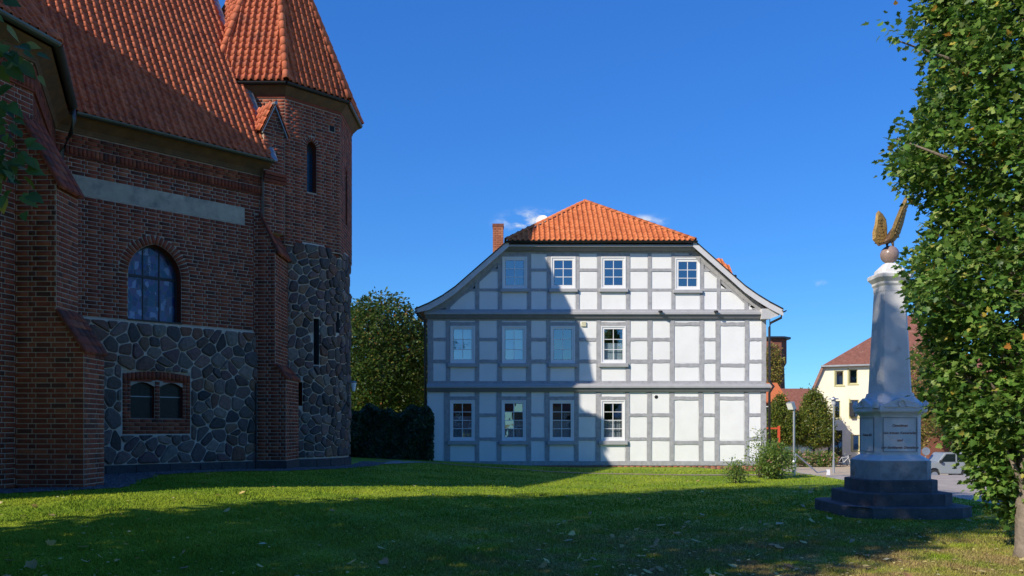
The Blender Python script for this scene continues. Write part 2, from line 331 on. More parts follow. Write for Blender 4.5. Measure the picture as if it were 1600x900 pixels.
# pieces: many alike pieces from one template; the largest in view become objects, the rest one joined part
class Pieces:
    def __init__(s, V, Fc): s.V = np.array(V, float); s.F = np.array(Fc, int); s.m = []
    def add(s, m, vis, parent): s.m.append((m, vis, parent))
    def build(s, name, stuff, mat, parent, limit=300):
        def score(t):
            p = t[0].translation; d = p - cam.location
            if d.y < 1: return 1e9
            px = 800 + F * d.x / d.y; py = HZ - F * d.z / d.y
            return d.length + (0 if t[1] and -10 < px < 1610 and -10 < py < 910 else 1e6)
        ms = sorted(s.m, key=score); me = np_mesh(name, s.V, s.F, mat)
        for m, v, pa in ms[:limit]:
            o = bpy.data.objects.new(name, me); o.matrix_basis = m; put(o, pa)
        rest = ms[limit:]
        if rest:
            A = np.array([np.array(m) for m, v, pa in rest]); n = len(s.V)
            V = np.einsum('mij,nj->mni', A[:, :3, :3], s.V) + A[:, None, :3, 3]
            Fc = s.F[None] + (np.arange(len(rest)) * n)[:, None, None]
            o = bpy.data.objects.new(stuff, np_mesh(stuff, V.reshape(-1, 3), Fc.reshape(-1, s.F.shape[1]), mat))
            put(o, parent); o['kind'] = 'stuff'
BV = [(-.5, 0, 0), (.5, 0, 0), (.5, 0, 1), (-.5, 0, 1), (-.49, 1, .02), (.49, 1, .02), (.49, 1, .98), (-.49, 1, .98)]
BF = [(0, 1, 5, 4), (1, 2, 6, 5), (2, 3, 7, 6), (3, 0, 4, 7), (4, 5, 6, 7)]
def tile_template(w=.207, ln=.30, th=.024, roll=.070):
    xs = [0, .05, .13, .24, .35, .45, .52, .74, 1.0]; V = []; Fc = []
    def h(t): return roll * math.sin(math.pi * t / .52) ** .8 if 0 < t < .5199 else -.014 * math.sin(math.pi * max(0, t - .52) / .48)
    n = len(xs)
    for y, dz in ((0, th), (ln, 0)):
        for t in xs: V.append((t * w * 1.04, y, h(t) + dz))
    for t in xs: V.append((t * w * 1.04, .004, h(t)))
    for i in range(n - 1): Fc.append((i, i + 1, n + i + 1, n + i)); Fc.append((2 * n + i, 2 * n + i + 1, i + 1, i))
    return V, Fc
def cap_template(r=.12, ln=.40):
    V = []; Fc = []; seg = 6
    for y, rr in ((0, r), (ln, r * .82), (.004, r * .75)):
        for k in range(seg + 1):
            t = math.pi * (k / seg) * 1.1 - .05 * math.pi; V.append((rr * math.cos(t), y, rr * math.sin(t)))
    n = seg + 1
    for k in range(seg): Fc.append((k, k + 1, n + k + 1, n + k)); Fc.append((2 * n + k, 2 * n + k + 1, k + 1, k))
    return V, Fc
def tile_roof(pc, O, ux, uy, ncol, nrow, inside, vis, parent, w=.207, g=.245, jit=.006):
    ux = Vector(ux).normalized(); uy = Vector(uy).normalized(); un = ux.cross(uy).normalized()
    for r in range(nrow):
        for c in range(ncol):
            s, v = c * w, r * g
            if not inside(s + w / 2, v + g / 2): continue
            p = Vector(O) + ux * (s + random.uniform(-jit, jit)) + uy * (v + random.uniform(-jit, jit) * 2) + un * (.02 + random.uniform(-jit, jit))
            a = ux + uy * random.uniform(-.012, .012)
            m = Matrix.Identity(4)
            for i in range(3): m[i][0] = a[i]; m[i][1] = uy[i]; m[i][2] = un[i]; m[i][3] = p[i]
            pc.add(m, vis, parent)
def cap_line(pc, A, B, up, vis, parent, g=.33):
    A = Vector(A); B = Vector(B); d = (B - A).normalized(); L = (B - A).length; up = Vector(up); x = d.cross(up).normalized(); z = x.cross(d)
    for i in range(int(L / g)):
        p = A + d * (i * g); m = Matrix.Identity(4)
        for k in range(3): m[k][0] = x[k]; m[k][1] = d[k]; m[k][2] = z[k]; m[k][3] = (p + z * .01)[k]
        pc.add(m, vis, parent)

# 2D polygons
def clip(poly, nx, nz, c):
    """keep nx*x + nz*z <= c"""
    out = []
    for i in range(len(poly)):
        a, b = poly[i], poly[(i + 1) % len(poly)]; da = nx * a[0] + nz * a[1] - c; db = nx * b[0] + nz * b[1] - c
        if da <= 0: out.append(a)
        if (da < 0 < db) or (db < 0 < da): t = da / (da - db); out.append((a[0] + (b[0] - a[0]) * t, a[1] + (b[1] - a[1]) * t))
    return out
def area(p): return abs(sum(p[i][0] * p[(i + 1) % len(p)][1] - p[(i + 1) % len(p)][0] * p[i][1] for i in range(len(p)))) / 2
def cells(u0, u1, z0, z1, step, holes=(), relax=2, aspect=1.0, jitter=.68):
    """irregular rubble cells: relaxed random seeds, half-plane clipping"""
    pts = []; rows = max(1, round((z1 - z0) / step)); k = 0
    for r in range(rows):
        n = max(1, round((u1 - u0) / (step * aspect)))
        for c in range(n):
            pts.append(((u0 + (c + .5 + (.5 if r % 2 else 0) - .25 + random.uniform(-jitter, jitter)) * (u1 - u0) / n), z0 + (r + .5 + random.uniform(-jitter, jitter)) * (z1 - z0) / rows))
    def vor(pts):
        P = np.array(pts); res = []
        for i, (x, y) in enumerate(pts):
            d = (P[:, 0] - x) ** 2 + (P[:, 1] - y) ** 2; idx = np.argsort(d)[1:19]
            poly = [(u0, z0), (u1, z0), (u1, z1), (u0, z1)]
            for j in idx:
                bx, by = P[j]; nx, ny = bx - x, by - y
                poly = clip(poly, nx, ny, (nx * (bx + x) + ny * (by + y)) / 2)
                if len(poly) < 3: break
            res.append(poly)
        return res
    for it in range(relax - 1):
        ps = vor(pts); pts = [((sum(q[0] for q in p) / len(p)) * .5 + o[0] * .5, (sum(q[1] for q in p) / len(p)) * .5 + o[1] * .5) if len(p) > 2 else o for p, o in zip(ps, pts)]
    ps = [p for p in vor(pts) if len(p) > 2]; out = []
    for p in ps:
        for (a0, a1, b0, b1) in holes:
            if min(q[0] for q in p) < a1 and max(q[0] for q in p) > a0 and min(q[1] for q in p) < b1 and max(q[1] for q in p) > b0:
                best = max((clip(p, 1, 0, a0), clip(p, -1, 0, -a1), clip(p, 0, 1, b0), clip(p, 0, -1, -b1)), key=lambda q: area(q) if len(q) > 2 else 0); p = best
                if len(p) < 3: break
        if len(p) > 2 and area(p) > .012: out.append(p)
    return out
def round_poly(p, gap):
    """shrink for the joint and round the corners"""
    cx = sum(q[0] for q in p) / len(p); cz = sum(q[1] for q in p) / len(p)
    # drop short edges
    q2 = []
    for i in range(len(p)):
        a = p[i]; b = p[(i + 1) % len(p)]
        if math.hypot(a[0] - b[0], a[1] - b[1]) > .03: q2.append(a)
    p = q2 if len(q2) > 2 else p
    q = list(p); ccw = sum(p[i][0] * p[(i + 1) % len(p)][1] - p[(i + 1) % len(p)][0] * p[i][1] for i in range(len(p))) > 0
    for i in range(len(p)):
        a, b = p[i], p[(i + 1) % len(p)]; dx, dz = b[0] - a[0], b[1] - a[1]; l = math.hypot(dx, dz) or 1
        nx, nz = (dz / l, -dx / l) if ccw else (-dz / l, dx / l)
        q = clip(q, nx, nz, nx * a[0] + nz * a[1] - gap * random.uniform(.7, 1.35))
        if len(q) < 3: return None
    out = []
    for i in range(len(q)):
        a, b = q[i], q[(i + 1) % len(q)]
        out.append((a[0] * .84 + b[0] * .16, a[1] * .84 + b[1] * .16)); out.append((a[0] * .16 + b[0] * .84, a[1] * .16 + b[1] * .84))
    return out
def stone_mesh(q, mapf, bulge):
    cx = sum(a[0] for a in q) / len(q); cz = sum(a[1] for a in q) / len(q); n = len(q); V = []
    for k, dd in ((1.0, -.01), (.965, bulge * .6), (.74, bulge * random.uniform(.85, 1.05))):
        for a in q: V.append(mapf(cx + (a[0] - cx) * k, cz + (a[1] - cz) * k, dd + random.uniform(-.1, .1) * bulge * (k < .99)))
    V.append(mapf(cx + random.uniform(-.03, .03), cz, bulge * random.uniform(.95, 1.2)))
    Fc = []
    for r in range(2):
        for i in range(n): Fc.append((r * n + i, r * n + (i + 1) % n, (r + 1) * n + (i + 1) % n, (r + 1) * n + i))
    for i in range(n): Fc.append((2 * n + i, 2 * n + (i + 1) % n, 3 * n))
    return V, Fc

# ------------------------------------------------------------------ terrain
def sstep(a, b, x):
    t = np.clip((x - a) / (b - a), 0, 1); return t * t * (3 - 2 * t)
def street_z(y): return -.02 - 1.5 * np.clip((y - 30) / 20, 0, 1)
def gz(x, y):
    x = np.asarray(x, float); y = np.asarray(y, float)
    lawn = .40 * sstep(3.5, -7.5, x) * sstep(6, 17, y) + .012 * np.sin(x * 1.3 + y * .7) * np.sin(y * .9 - x * .4)
    far = sstep(36, 58, y) * -1.5 * sstep(-8, 6, x)
    z = lawn * (1 - sstep(36, 55, y)) + far
    st = street_z(y) - .06
    kb = sstep(7.2, 9.6, x); z = z * (1 - kb) + kb * np.maximum(st + .13, z * .3 + (st + .13) * .7)
    return np.where(x > 9.84, st - .02, z)
def gzf(x, y): return float(gz(x, y))

def lawn_mat():
    m = bpy.data.materials.new('lawn'); m.use_nodes = True; t = m.node_tree; b = t.nodes['Principled BSDF']
    geo = _n(t, 'ShaderNodeNewGeometry')
    n1 = _n(t, 'ShaderNodeTexNoise'); n1.inputs['Scale'].default_value = .55; n1.inputs['Detail'].default_value = 6; t.links.new(geo.outputs['Position'], n1.inputs['Vector'])
    n2 = _n(t, 'ShaderNodeTexNoise'); n2.inputs['Scale'].default_value = 22; n2.inputs['Detail'].default_value = 6; t.links.new(geo.outputs['Position'], n2.inputs['Vector'])
    r1 = _n(t, 'ShaderNodeValToRGB'); e = r1.color_ramp.elements
    e[0].position = .32; e[0].color = (.14, .23, .016, 1); e[1].position = .68; e[1].color = (.27, .325, .024, 1)
    t.links.new(n1.outputs['Fac'], r1.inputs[0])
    # worn, dry turf under the trees on the near right side
    sp = _n(t, 'ShaderNodeSeparateXYZ'); t.links.new(geo.outputs['Position'], sp.inputs[0])
    d1 = _n(t, 'ShaderNodeMapRange', interpolation_type='SMOOTHSTEP'); d1.inputs[1].default_value = 17; d1.inputs[2].default_value = 9.5; t.links.new(sp.outputs['Y'], d1.inputs[0])
    d2 = _n(t, 'ShaderNodeMapRange', interpolation_type='SMOOTHSTEP'); d2.inputs[1].default_value = -5; d2.inputs[2].default_value = 3.5; t.links.new(sp.outputs['X'], d2.inputs[0])
    dm = _n(t, 'ShaderNodeMath', operation='MULTIPLY'); t.links.new(d1.outputs[0], dm.inputs[0]); t.links.new(d2.outputs[0], dm.inputs[1])
    n3 = _n(t, 'ShaderNodeTexNoise'); n3.inputs['Scale'].default_value = 1.6; n3.inputs['Detail'].default_value = 8; t.links.new(geo.outputs['Position'], n3.inputs['Vector'])
    m3 = _n(t, 'ShaderNodeMapRange'); m3.inputs[1].default_value = .30; m3.inputs[2].default_value = .58; t.links.new(n3.outputs['Fac'], m3.inputs[0])
    df = _n(t, 'ShaderNodeMath', operation='MULTIPLY'); t.links.new(dm.outputs[0], df.inputs[0]); t.links.new(m3.outputs[0], df.inputs[1])
    mi = _n(t, 'ShaderNodeMix', data_type='RGBA'); t.links.new(df.outputs[0], mi.inputs['Factor']); t.links.new(r1.outputs[0], mi.inputs['A']); mi.inputs['B'].default_value = (.30, .22, .09, 1)
    mr = _n(t, 'ShaderNodeMapRange'); mr.inputs[1].default_value = .25; mr.inputs[2].default_value = .75; mr.inputs[3].default_value = .6; mr.inputs[4].default_value = 1.35; t.links.new(n2.outputs['Fac'], mr.inputs[0])
    rp = _n(t, 'ShaderNodeMapRange'); rp.inputs[3].default_value = .72; rp.inputs[4].default_value = 1.3; t.links.new(geo.outputs['Random Per Island'], rp.inputs[0])
    q = _n(t, 'ShaderNodeMath', operation='MULTIPLY'); t.links.new(mr.outputs[0], q.inputs[0]); t.links.new(rp.outputs[0], q.inputs[1])
    sc = _n(t, 'ShaderNodeVectorMath', operation='SCALE'); t.links.new(mi.outputs['Result'], sc.inputs[0]); t.links.new(q.outputs[0], sc.inputs['Scale'])
    t.links.new(sc.outputs[0], b.inputs['Base Color']); b.inputs['Roughness'].default_value = .8; b.inputs['Specular IOR Level'].default_value = .15
    return m
mt_lawn = lawn_mat()
xs = np.unique(np.concatenate([np.linspace(-600, -40, 12), np.linspace(-40, -16, 14), np.arange(-16, 9.6, .4), [9.6, 9.7, 9.78, 9.83, 9.86, 9.95, 10.3], np.linspace(11, 40, 20), np.linspace(45, 700, 14)]))
ys = np.unique(np.concatenate([np.linspace(-300, -12, 10), np.arange(-12, 4, 1.), np.arange(4, 44, .4), np.linspace(44, 100, 40), np.linspace(110, 1500, 14)]))
GX, GY = np.meshgrid(xs, ys); GZ = gz(GX, GY); nx_ = len(xs); ny_ = len(ys)
V = np.stack([GX, GY, GZ], -1).reshape(-1, 3); I = np.arange(nx_ * ny_).reshape(ny_, nx_)
Fq = np.stack([I[:-1, :-1], I[:-1, 1:], I[1:, 1:], I[1:, :-1]], -1).reshape(-1, 4)
me = np_mesh('ground', V, Fq, mt_lawn); me.shade_smooth(); ground = put(bpy.data.objects.new('ground', me), None); tag(ground, 'green lawn sloping gently up to the church', 'lawn', kind='structure')

def strip(name, left, right, mat, dz, label, cat):
    V = []; Fc = []
    for (a, b) in zip(left, right):
        for k in range(5):
            t = k / 4; x = a[0] * (1 - t) + b[0] * t; y = a[1] * (1 - t) + b[1] * t; V.append((x, y, gzf(x, y) + dz))
    for i in range(len(left) - 1):
        for k in range(4): Fc.append((i * 5 + k, i * 5 + k + 1, (i + 1) * 5 + k + 1, (i + 1) * 5 + k))
    return tag(mesh_obj(name, V, Fc, mat), label, cat, kind='structure')
def dense(pts, n=14):
    out = []
    for i in range(len(pts) - 1):
        for k in range(n): t = k / n; out.append((pts[i][0] * (1 - t) + pts[i + 1][0] * t, pts[i][1] * (1 - t) + pts[i + 1][1] * t))
    return out + [pts[-1]]
# street on the right, with house-side paving further back
sv = []; sf = []; sys_ = np.concatenate([np.arange(2, 100, 2.), [120, 160]])
for i, y in enumerate(sys_):
    for x in (9.955, 13, 17, 24, 45, 90): sv.append((x, y, float(street_z(y)) - .045))
for i in range(len(sys_) - 1):
    for k in range(5): sf.append((i * 6 + k, i * 6 + k + 1, (i + 1) * 6 + k + 1, (i + 1) * 6 + k))
tag(mesh_obj('street', sv, sf, mt_asph), 'paved street falling away beside the half-timbered house', 'street', kind='structure')
kerb = tag(MB().box(9.84, 9.95, 6, 6.02, -.3, -.12).build('kerb', mt_kerb), 'granite kerb between lawn and street', 'kerb', kind='structure')
kme = MB().box(-.055, .055, 0, .98, -.3, 0).build('kerb_stone', mt_kerb, kerb, bevel=.012)
kme.location = (9.895, 7, float(street_z(7)) + .07)
for i in range(1, 27):
    k = kme.copy(); COL.objects.link(k); k.location = (9.895 + random.uniform(-.004, .004), 7 + i, float(street_z(7 + i)) + .07)
strip('footpath', dense([(-5.2, 33.2), (-2.4, 32.5), (2.9, 29.9), (6.6, 28.9), (9.7, 28.6)]), dense([(-5.2, 32.4), (-2.4, 31.9), (2.9, 29.35), (6.6, 28.4), (9.7, 28.1)]), mt_sand, .012, 'narrow sandy path through the lawn before the white house', 'path')

# ------------------------------------------------------------------ church
church = root('church', (-9.2, 22, .35), 'dark red brick church with fieldstone base, stair tower and orange tiled roofs', 'church')
C_ = .100                                         # brick course
S2 = math.sqrt(.5)
P = Vector((-9.66, 17.25)); uA = Vector((.267, .9636)); P2 = P - uA * 4.7
Q = Vector((-11.24, 21.02))
frA = Frame(P2, uA); LA = 4.7
frB = Frame(P, (Q - P)); LB = (Q - P).length
frN = Frame(Q, (S2, S2)); LN = (Vector((-7.2, 25.06)) - Q).length
WT = 8.94                                         # brick wall head
TC = Vector((-7.89, 28.39)); TA = 2.39            # stair tower centre, octagon apothem
bricks = Pieces(BV, BF); tiles = Pieces(*tile_template()); caps = Pieces(*cap_template())
def lay(fr, z0, z1, spans, vis, parent, phase=0, proud=.006, course=C_, sl=.30, depth=None):
    """bond: two stretchers, one header; spans(z) gives the clear intervals of a course"""
    z = z0; r = 0; pat = [sl, sl, sl / 2]
    while z < z1 - course * .5:
        h = min(course, z1 - z)
        for (a, b) in spans(z + h / 2):
            u = a - ((r * sl * 1.25 + phase) % (sl * 2.5)); k = 0
            while u < b:
                L = pat[k % 3]; k += 1; x0 = max(u, a); x1 = min(u + L, b); u += L
                if x1 - x0 < .035: continue
                bricks.add(fr.mat((x0 + x1) / 2, z + .006, -.004, x1 - x0 - .016, h - .016, proud + .004 + random.uniform(-.002, .003)), vis, parent)
        z += course; r += 1
def minus(a, b, holes):
    out = [(a, b)]
    for h0, h1 in holes:
        nx = []
        for (p, q) in out:
            if h1 <= p or h0 >= q: nx.append((p, q)); continue
            if h0 > p: nx.append((p, h0))
            if h1 < q: nx.append((h1, q))
        out = nx
    return out
class Arch:
    """pointed (or segmental) arch opening: centre u, half width, sill, spring, rise"""
    def __init__(s, u, hw, sill, spring, rise): s.u, s.hw, s.sill, s.sp, s.rise = u, hw, sill, spring, rise; s.c = (rise * rise - hw * hw) / (2 * hw); s.R = hw + s.c
    def half(s, z, off=0):
        if z < s.sill - off * 0: return -1
        if z <= s.sp: return s.hw + off
        R = s.R + off; k = R * R - (z - s.sp) ** 2
        return math.sqrt(k) - s.c if k > 0 and math.sqrt(k) > s.c else -1
    def outline(s, off=0, n=8):
        R = s.R + off; top = math.acos(min(1, max(-1, s.c / R))); L = [(s.u - s.hw - off, s.sill)]
        lft = [(s.u + s.c - R * math.cos(t), s.sp + R * math.sin(t)) for t in [top * i / n for i in range(n + 1)]]
        rgt = [(s.u - s.c + R * math.cos(t), s.sp + R * math.sin(t)) for t in [top * (n - i) / n for i in range(1, n + 1)]]
        return L + lft + rgt + [(s.u + s.hw + off, s.sill)]
    def ring(s, fr, w, vis, parent, n, jamb=0):
        """voussoirs"""
        R = s.R + w / 2; top = math.acos(min(1, max(-1, s.c / R)))
        for side in (-1, 1):
            for i in range(n):
                t = top * (i + .5) / n; u = s.u + side * (-s.c + R * math.cos(t)); z = s.sp + R * math.sin(t)
                rad = Vector((side * math.cos(t), math.sin(t))); tan = Vector((-rad.y, rad.x)); Lt = top * s.R / n * 1.0 - .012
                m = Matrix.Identity(4); O = fr.p(u, z, -.004)
                U3 = fr.U * tan.x + Vector((0, 0, tan.y)); R3 = fr.U * rad.x + Vector((0, 0, rad.y)); O = O - R3 * (w / 2 - .006)
                for k in range(3): m[k][0] = U3[k] * Lt; m[k][1] = fr.N[k] * .022; m[k][2] = R3[k] * (w - .012); m[k][3] = O[k]
                bricks.add(m, vis, parent)

# --- nave wall facing the lawn
zS = 4.35                                         # head of the fieldstone
nave = None
uw = (frN.u_of_px(200) + frN.u_of_px(283)) / 2; hw_ = (frN.u_of_px(283) - frN.u_of_px(200)) / 2
big = Arch(uw, hw_, 4.42, 5.62, .86)
f0, f1 = frN.u_of_px(191), frN.u_of_px(297); fz0, fz1 = 1.43, 3.08   # lower paired window, outer brick frame
seg_c = (f0 + f1) / 2
pair = [(f0 + .21, seg_c - .075), (seg_c + .075, f1 - .21)]; pz0, pz1 = 1.84, 2.80
def arch_top(a, b, z0, z1, rise, n=6):
    return [(a, z0)] + [(a + (b - a) * i / n, z1 - rise + rise * math.sin(math.pi * i / n)) for i in range(n + 1)] + [(b, z0)]
holes = [big.outline(), ] + [arch_top(a, b, pz0, pz1, .12) for a, b in pair]
nave = fill_holes(frN, [(-.05, -.1), (LN, -.1), (LN, WT), (-.05, WT)], holes, 0, 'nave_wall', mt_mortar, church)
o = reveal_mb(frN, holes[0], 0, -.34).build('window_reveal', mt_brick, church)
bz0, bz1 = 7.44, 7.93; bu1 = frN.u_of_px(382)
def nave_spans(z):
    h = []
    b = big.half(z, .0 if z < big.sp else .24)
    if z >= big.sill and b > 0: h.append((big.u - b, big.u + b))
    if bz0 < z < bz1: h.append((-1, bu1))
    return minus(0.02, LN, h)
lay(frN, zS + .06, 8.36, nave_spans, True, nave)
big.ring(frN, .24, True, nave, 13)
# soldier course, roll mould, courses above
u = .02
while u < LN - .1:
    bricks.add(frN.mat(u + .05, 8.40, -.004, .088, .20, .04), True, nave); u += .102
lay(frN, 8.61, WT, lambda z: [(0.02, LN)], True, nave, proud=.03)
mb = MB(); mb.prism([frN.p(0, 8.355, .0), frN.p(0, 8.355, .05), frN.p(0, 8.385, .055), frN.p(0, 8.40, .03), frN.p(0, 8.40, 0)], (0, 0, 0), frN.U * LN); mb.build('roll_moulding', mt_brick, church)
mb = MB(); mb.prism([frN.p(0, 8.60, 0), frN.p(0, 8.60, .036), frN.p(0, 8.612, .036), frN.p(0, 8.612, 0)], (0, 0, 0), frN.U * LN); mb.build('mortar_bed', mt_mortar, church)
mb = MB(); mb.prism([frN.p(-.0, bz0, -.002), frN.p(-.0, bz0, .003), frN.p(0, bz1, .003), frN.p(0, bz1, -.002)], (0, 0, 0), frN.U * bu1); mb.build('rendered_band', mt_band, church)
# big window: iron frame, leaded stained panes
def poly_obj(fr, poly, d0, d1, name, mat, parent):
    mb = MB(); mb.prism([fr.p(a, b, d0) for a, b in poly], (0, 0, 0), fr.N * (d1 - d0)); return mb.build(name, mat, parent)
iu = 8; bw = MB(); gin = big.outline(-.05)
wn = tag(fill_holes(frN, big.outline(.01), [[(a, b + (.05 if i in (0, len(gin) - 1) else 0)) for i, (a, b) in enumerate(gin)]], -.27, 'window', mt_leadframe, church), 'pointed stained glass window')
lo, hi = big.u - big.hw + .05, big.u + big.hw - .05; trz = 5.62
third = (hi - lo) / 3
for i in range(3):
    a, b = lo + third * i + .012, lo + third * (i + 1) - .012
    q = [(a, 4.47), (b, 4.47), (b, trz - .03), (a, trz - .03)]
    poly_obj(frN, q, -.30, -.285, 'pane', mt_stain, wn)
    full = big.outline(-.05, 12); q = full
    q = clip(clip(clip(q, -1, 0, -a), 1, 0, b), 0, -1, -(trz + .03))
    if len(q) > 2: poly_obj(frN, q, -.30, -.285, 'pane', mt_stain, wn)
mb = MB()
mb.prism([frN.p(lo, trz - .035, -.31), frN.p(hi, trz - .035, -.31), frN.p(hi, trz + .035, -.31), frN.p(lo, trz + .035, -.31)], (0, 0, 0), frN.N * .055)
for i in (1, 2):
    c = lo + third * i; q = clip(clip(clip(big.outline(-.04, 12), -1, 0, -(c - .014)), 1, 0, c + .014), 0, -1, -4.45)
    mb.prism([frN.p(a, b, -.305) for a, b in q], (0, 0, 0), frN.N * .04)
mb.build('glazing_bar', mt_leadframe, wn)
poly_obj(frN, [(big.u - big.hw - .1, 4.3), (big.u + big.hw + .1, 4.3), (big.u + big.hw + .1, 6.7), (big.u - big.hw - .1, 6.7)], -.6, -.55, 'dark_backing', mt_dark, church)
poly_obj(frN, [(big.u - big.hw - .02, 4.40), (big.u + big.hw + .02, 4.40), (big.u + big.hw + .02, 4.44), (big.u - big.hw - .02, 4.44)], -.3, .03, 'window_sill', mt_plinth, church)
# lower paired window in its brick surround
sur = None
def sur_spans(z):
    k = [(pair[0][0], pair[0][1]), (pair[1][0], pair[1][1])] if pz0 < z < pz1 else []
    return minus(f0, f1, k)
z = fz0; r = 0
while z < fz1 - .25:                              # jambs of alternating headers, sill courses
    if z < pz0 - .02:
        u = f0 - (.15 if r % 2 else 0)
        while u < f1 - .02:
            a = max(u, f0); b = min(u + .30, f1); u += .30
            if b - a > .04: bricks.add(frN.mat((a + b) / 2, z + .006, 0, b - a - .013, .087, .02), True, nave)
    else:
        for a, b in ((f0, f0 + .13), (f1 - .13, f1)): bricks.add(frN.mat((a + b) / 2, z + .006, 0, b - a - .013, .087, .028), True, nave)
        for a, b in ((f0 + .13, f0 + .21), (f1 - .21, f1 - .13)): bricks.add(frN.mat((a + b) / 2, z + .006, 0, b - a - .006, .087, .008), True, nave)
        bricks.add(frN.mat(seg_c, z + .006, 0, .13, .087, .012), True, nave)
    z += C_; r += 1
n = 17                                            # flat segmental arch over both lights
for i in range(n):
    t = (i + .5) / n; u = f0 + (f1 - f0) * t; zz = 2.80 + .09 * math.sin(math.pi * t) - .0; ang = (.5 - t) * .55
    m = frN.mat(u, zz, -.004, (f1 - f0) / n - .013, .20, .032)
    bricks.add(m @ Matrix.Rotation(0, 4, 'Y'), True, nave)
poly_obj(frN, [(f0 + .14, 2.805), (f1 - .14, 2.805), (f1 - .14, 2.86), (seg_c, 2.93), (f0 + .14, 2.86)], -.02, .002, 'arch_filling', mt_brick, church)
poly_obj(frN, [(seg_c - .03, 2.68), (seg_c + .03, 2.68), (seg_c + .16, 2.83), (seg_c, 2.86), (seg_c - .16, 2.83)], -.02, .010, 'arch_plaster', mt_band, church)
for a, b in pair:
    wn2 = poly_obj(frN, arch_top(a - .005, b + .005, pz0 - .005, pz1, .12), -.16, -.14, 'window', mt_leadframe, church)
    mid = (pz0 + pz1) / 2 + .1
    for (z0, z1) in ((pz0 + .03, mid - .015), (mid + .015, pz1 - .05)):
        q = arch_top(a + .025, b - .025, z0, z1, .06) if z1 > 2.55 else [(a + .025, z0), (b - .025, z0), (b - .025, z1), (a + .025, z1)]
        poly_obj(frN, q, -.139, -.132, 'pane', mt_cglass, wn2)
    poly_obj(frN, [(a, mid - .012), (b, mid - .012), (b, mid + .012), (a, mid + .012)], -.138, -.118, 'glazing_bar', mt_lead, wn2)
    reveal_mb(frN, arch_top(a, b, pz0, pz1, .12), .004, -.15).build('window_reveal', mt_brick, church)
# --- fieldstones
stone_items = []
for p in cells(.0, LN, .64, zS, .31, holes=[(f0 - .02, f1 + .02, fz0 - .02, fz1 + .01)], aspect=1.12):
    q = round_poly(p, .0115)
    if q: stone_items.append((stone_mesh(q, lambda u, z, d: frN.p(u, z, d + .008), random.uniform(.03, .08)), frN.p(sum(a[0] for a in q) / len(q), q[0][1]), nave, True))
smf = MB(); smf.prism([frN.p(0, .0, .001), frN.p(LN, .0, .001), frN.p(LN, zS + .03, .001), frN.p(f1, zS + .03, .001), frN.p(f1, fz0, .001), frN.p(f0, fz0, .001), frN.p(f0, zS + .03, .001), frN.p(0, zS + .03, .001)], (0, 0, 0), frN.N * .007)
smf.build('stone_bedding', mt_smort, church)
smf = MB(); smf.prism([frN.p(f0, fz1 + .02, .001), frN.p(f1, fz1 + .02, .001), frN.p(f1, zS + .03, .001), frN.p(f0, zS + .03, .001)], (0, 0, 0), frN.N * .0066); smf.build('stone_bedding', mt_smort, church)
u = 0                                             # plinth blocks along the foot
while u < LN:
    L = random.uniform(.55, .95); e = min(u + L, LN); mb = MB()
    mb.prism([frN.p(u + .01, .05, -.02), frN.p(u + .01, .05, .07), frN.p(u + .01, .60, .07), frN.p(u + .01, .63, .03), frN.p(u + .01, .63, -.02)], (0, 0, 0), frN.U * (e - u - .02)); mb.build('plinth_block', mt_plinth, church); u = e
# --- walls A and B of the choir at the left edge
choirA = fill_holes(frA, [(-.0, -.1), (LA, -.1), (LA, WT), (-.0, WT)], [], 0, 'choir_wall', mt_mortar, church)
choirB = fill_holes(frB, [(0, -.1), (LB, -.1), (LB, WT), (0, WT)], [], 0, 'choir_wall', mt_mortar, church)
for fr, L, pa in ((frA, LA, choirA), (frB, LB, choirB)):
    lay(fr, .3, 8.36, lambda z: [(0, L)], fr is frB, pa, phase=.1)
    u = 0
    while u < L - .08: bricks.add(fr.mat(u + .05, 8.40, -.004, .088, .20, .04), fr is frA, pa); u += .102
    lay(fr, 8.61, WT, lambda z: [(0, L)], True, pa, proud=.03)
    mb = MB(); mb.prism([fr.p(0, 8.355, 0), fr.p(0, 8.355, .05), fr.p(0, 8.385, .055), fr.p(0, 8.40, .03), fr.p(0, 8.40, 0)], (0, 0, 0), fr.U * L); mb.build('roll_moulding', mt_brick, church)
# rest of the choir and nave body, out of the picture on the left
P3 = P2 + Vector((-.80, -.60)) * 6.5; P4 = P3 + Vector((-7, 3)); NB = Vector((-7.2, 25.06)) + Vector((-S2, S2)) * 10
mb = MB(); mb.xy([tuple(P2 + Vector((-.02, .0))), tuple(P + Vector((-.06, 0))), tuple(Q + Vector((-.05, .02))), tuple(Q + Vector((-8, 2))), tuple(P4), tuple(P3)], -.2, 9.3)
mb.build('choir_body', mt_brick, church)
mb = MB(); a = Q + Vector((-.3, .3)); b = Vector((-7.6, 25.2)); nb = Vector((-S2, S2))
mb.xy([tuple(b + Vector((-.1, .1))), tuple(b + nb * 10), tuple(a + nb * 10 - Vector((S2, S2)) * 9), tuple(a - Vector((S2, S2)) * 9 + nb * 3), tuple(a + nb * 3), tuple(Vector((-10.4, 22.9)))], -.2, 9.3)
mb.build('nave_body', mt_brick, church)

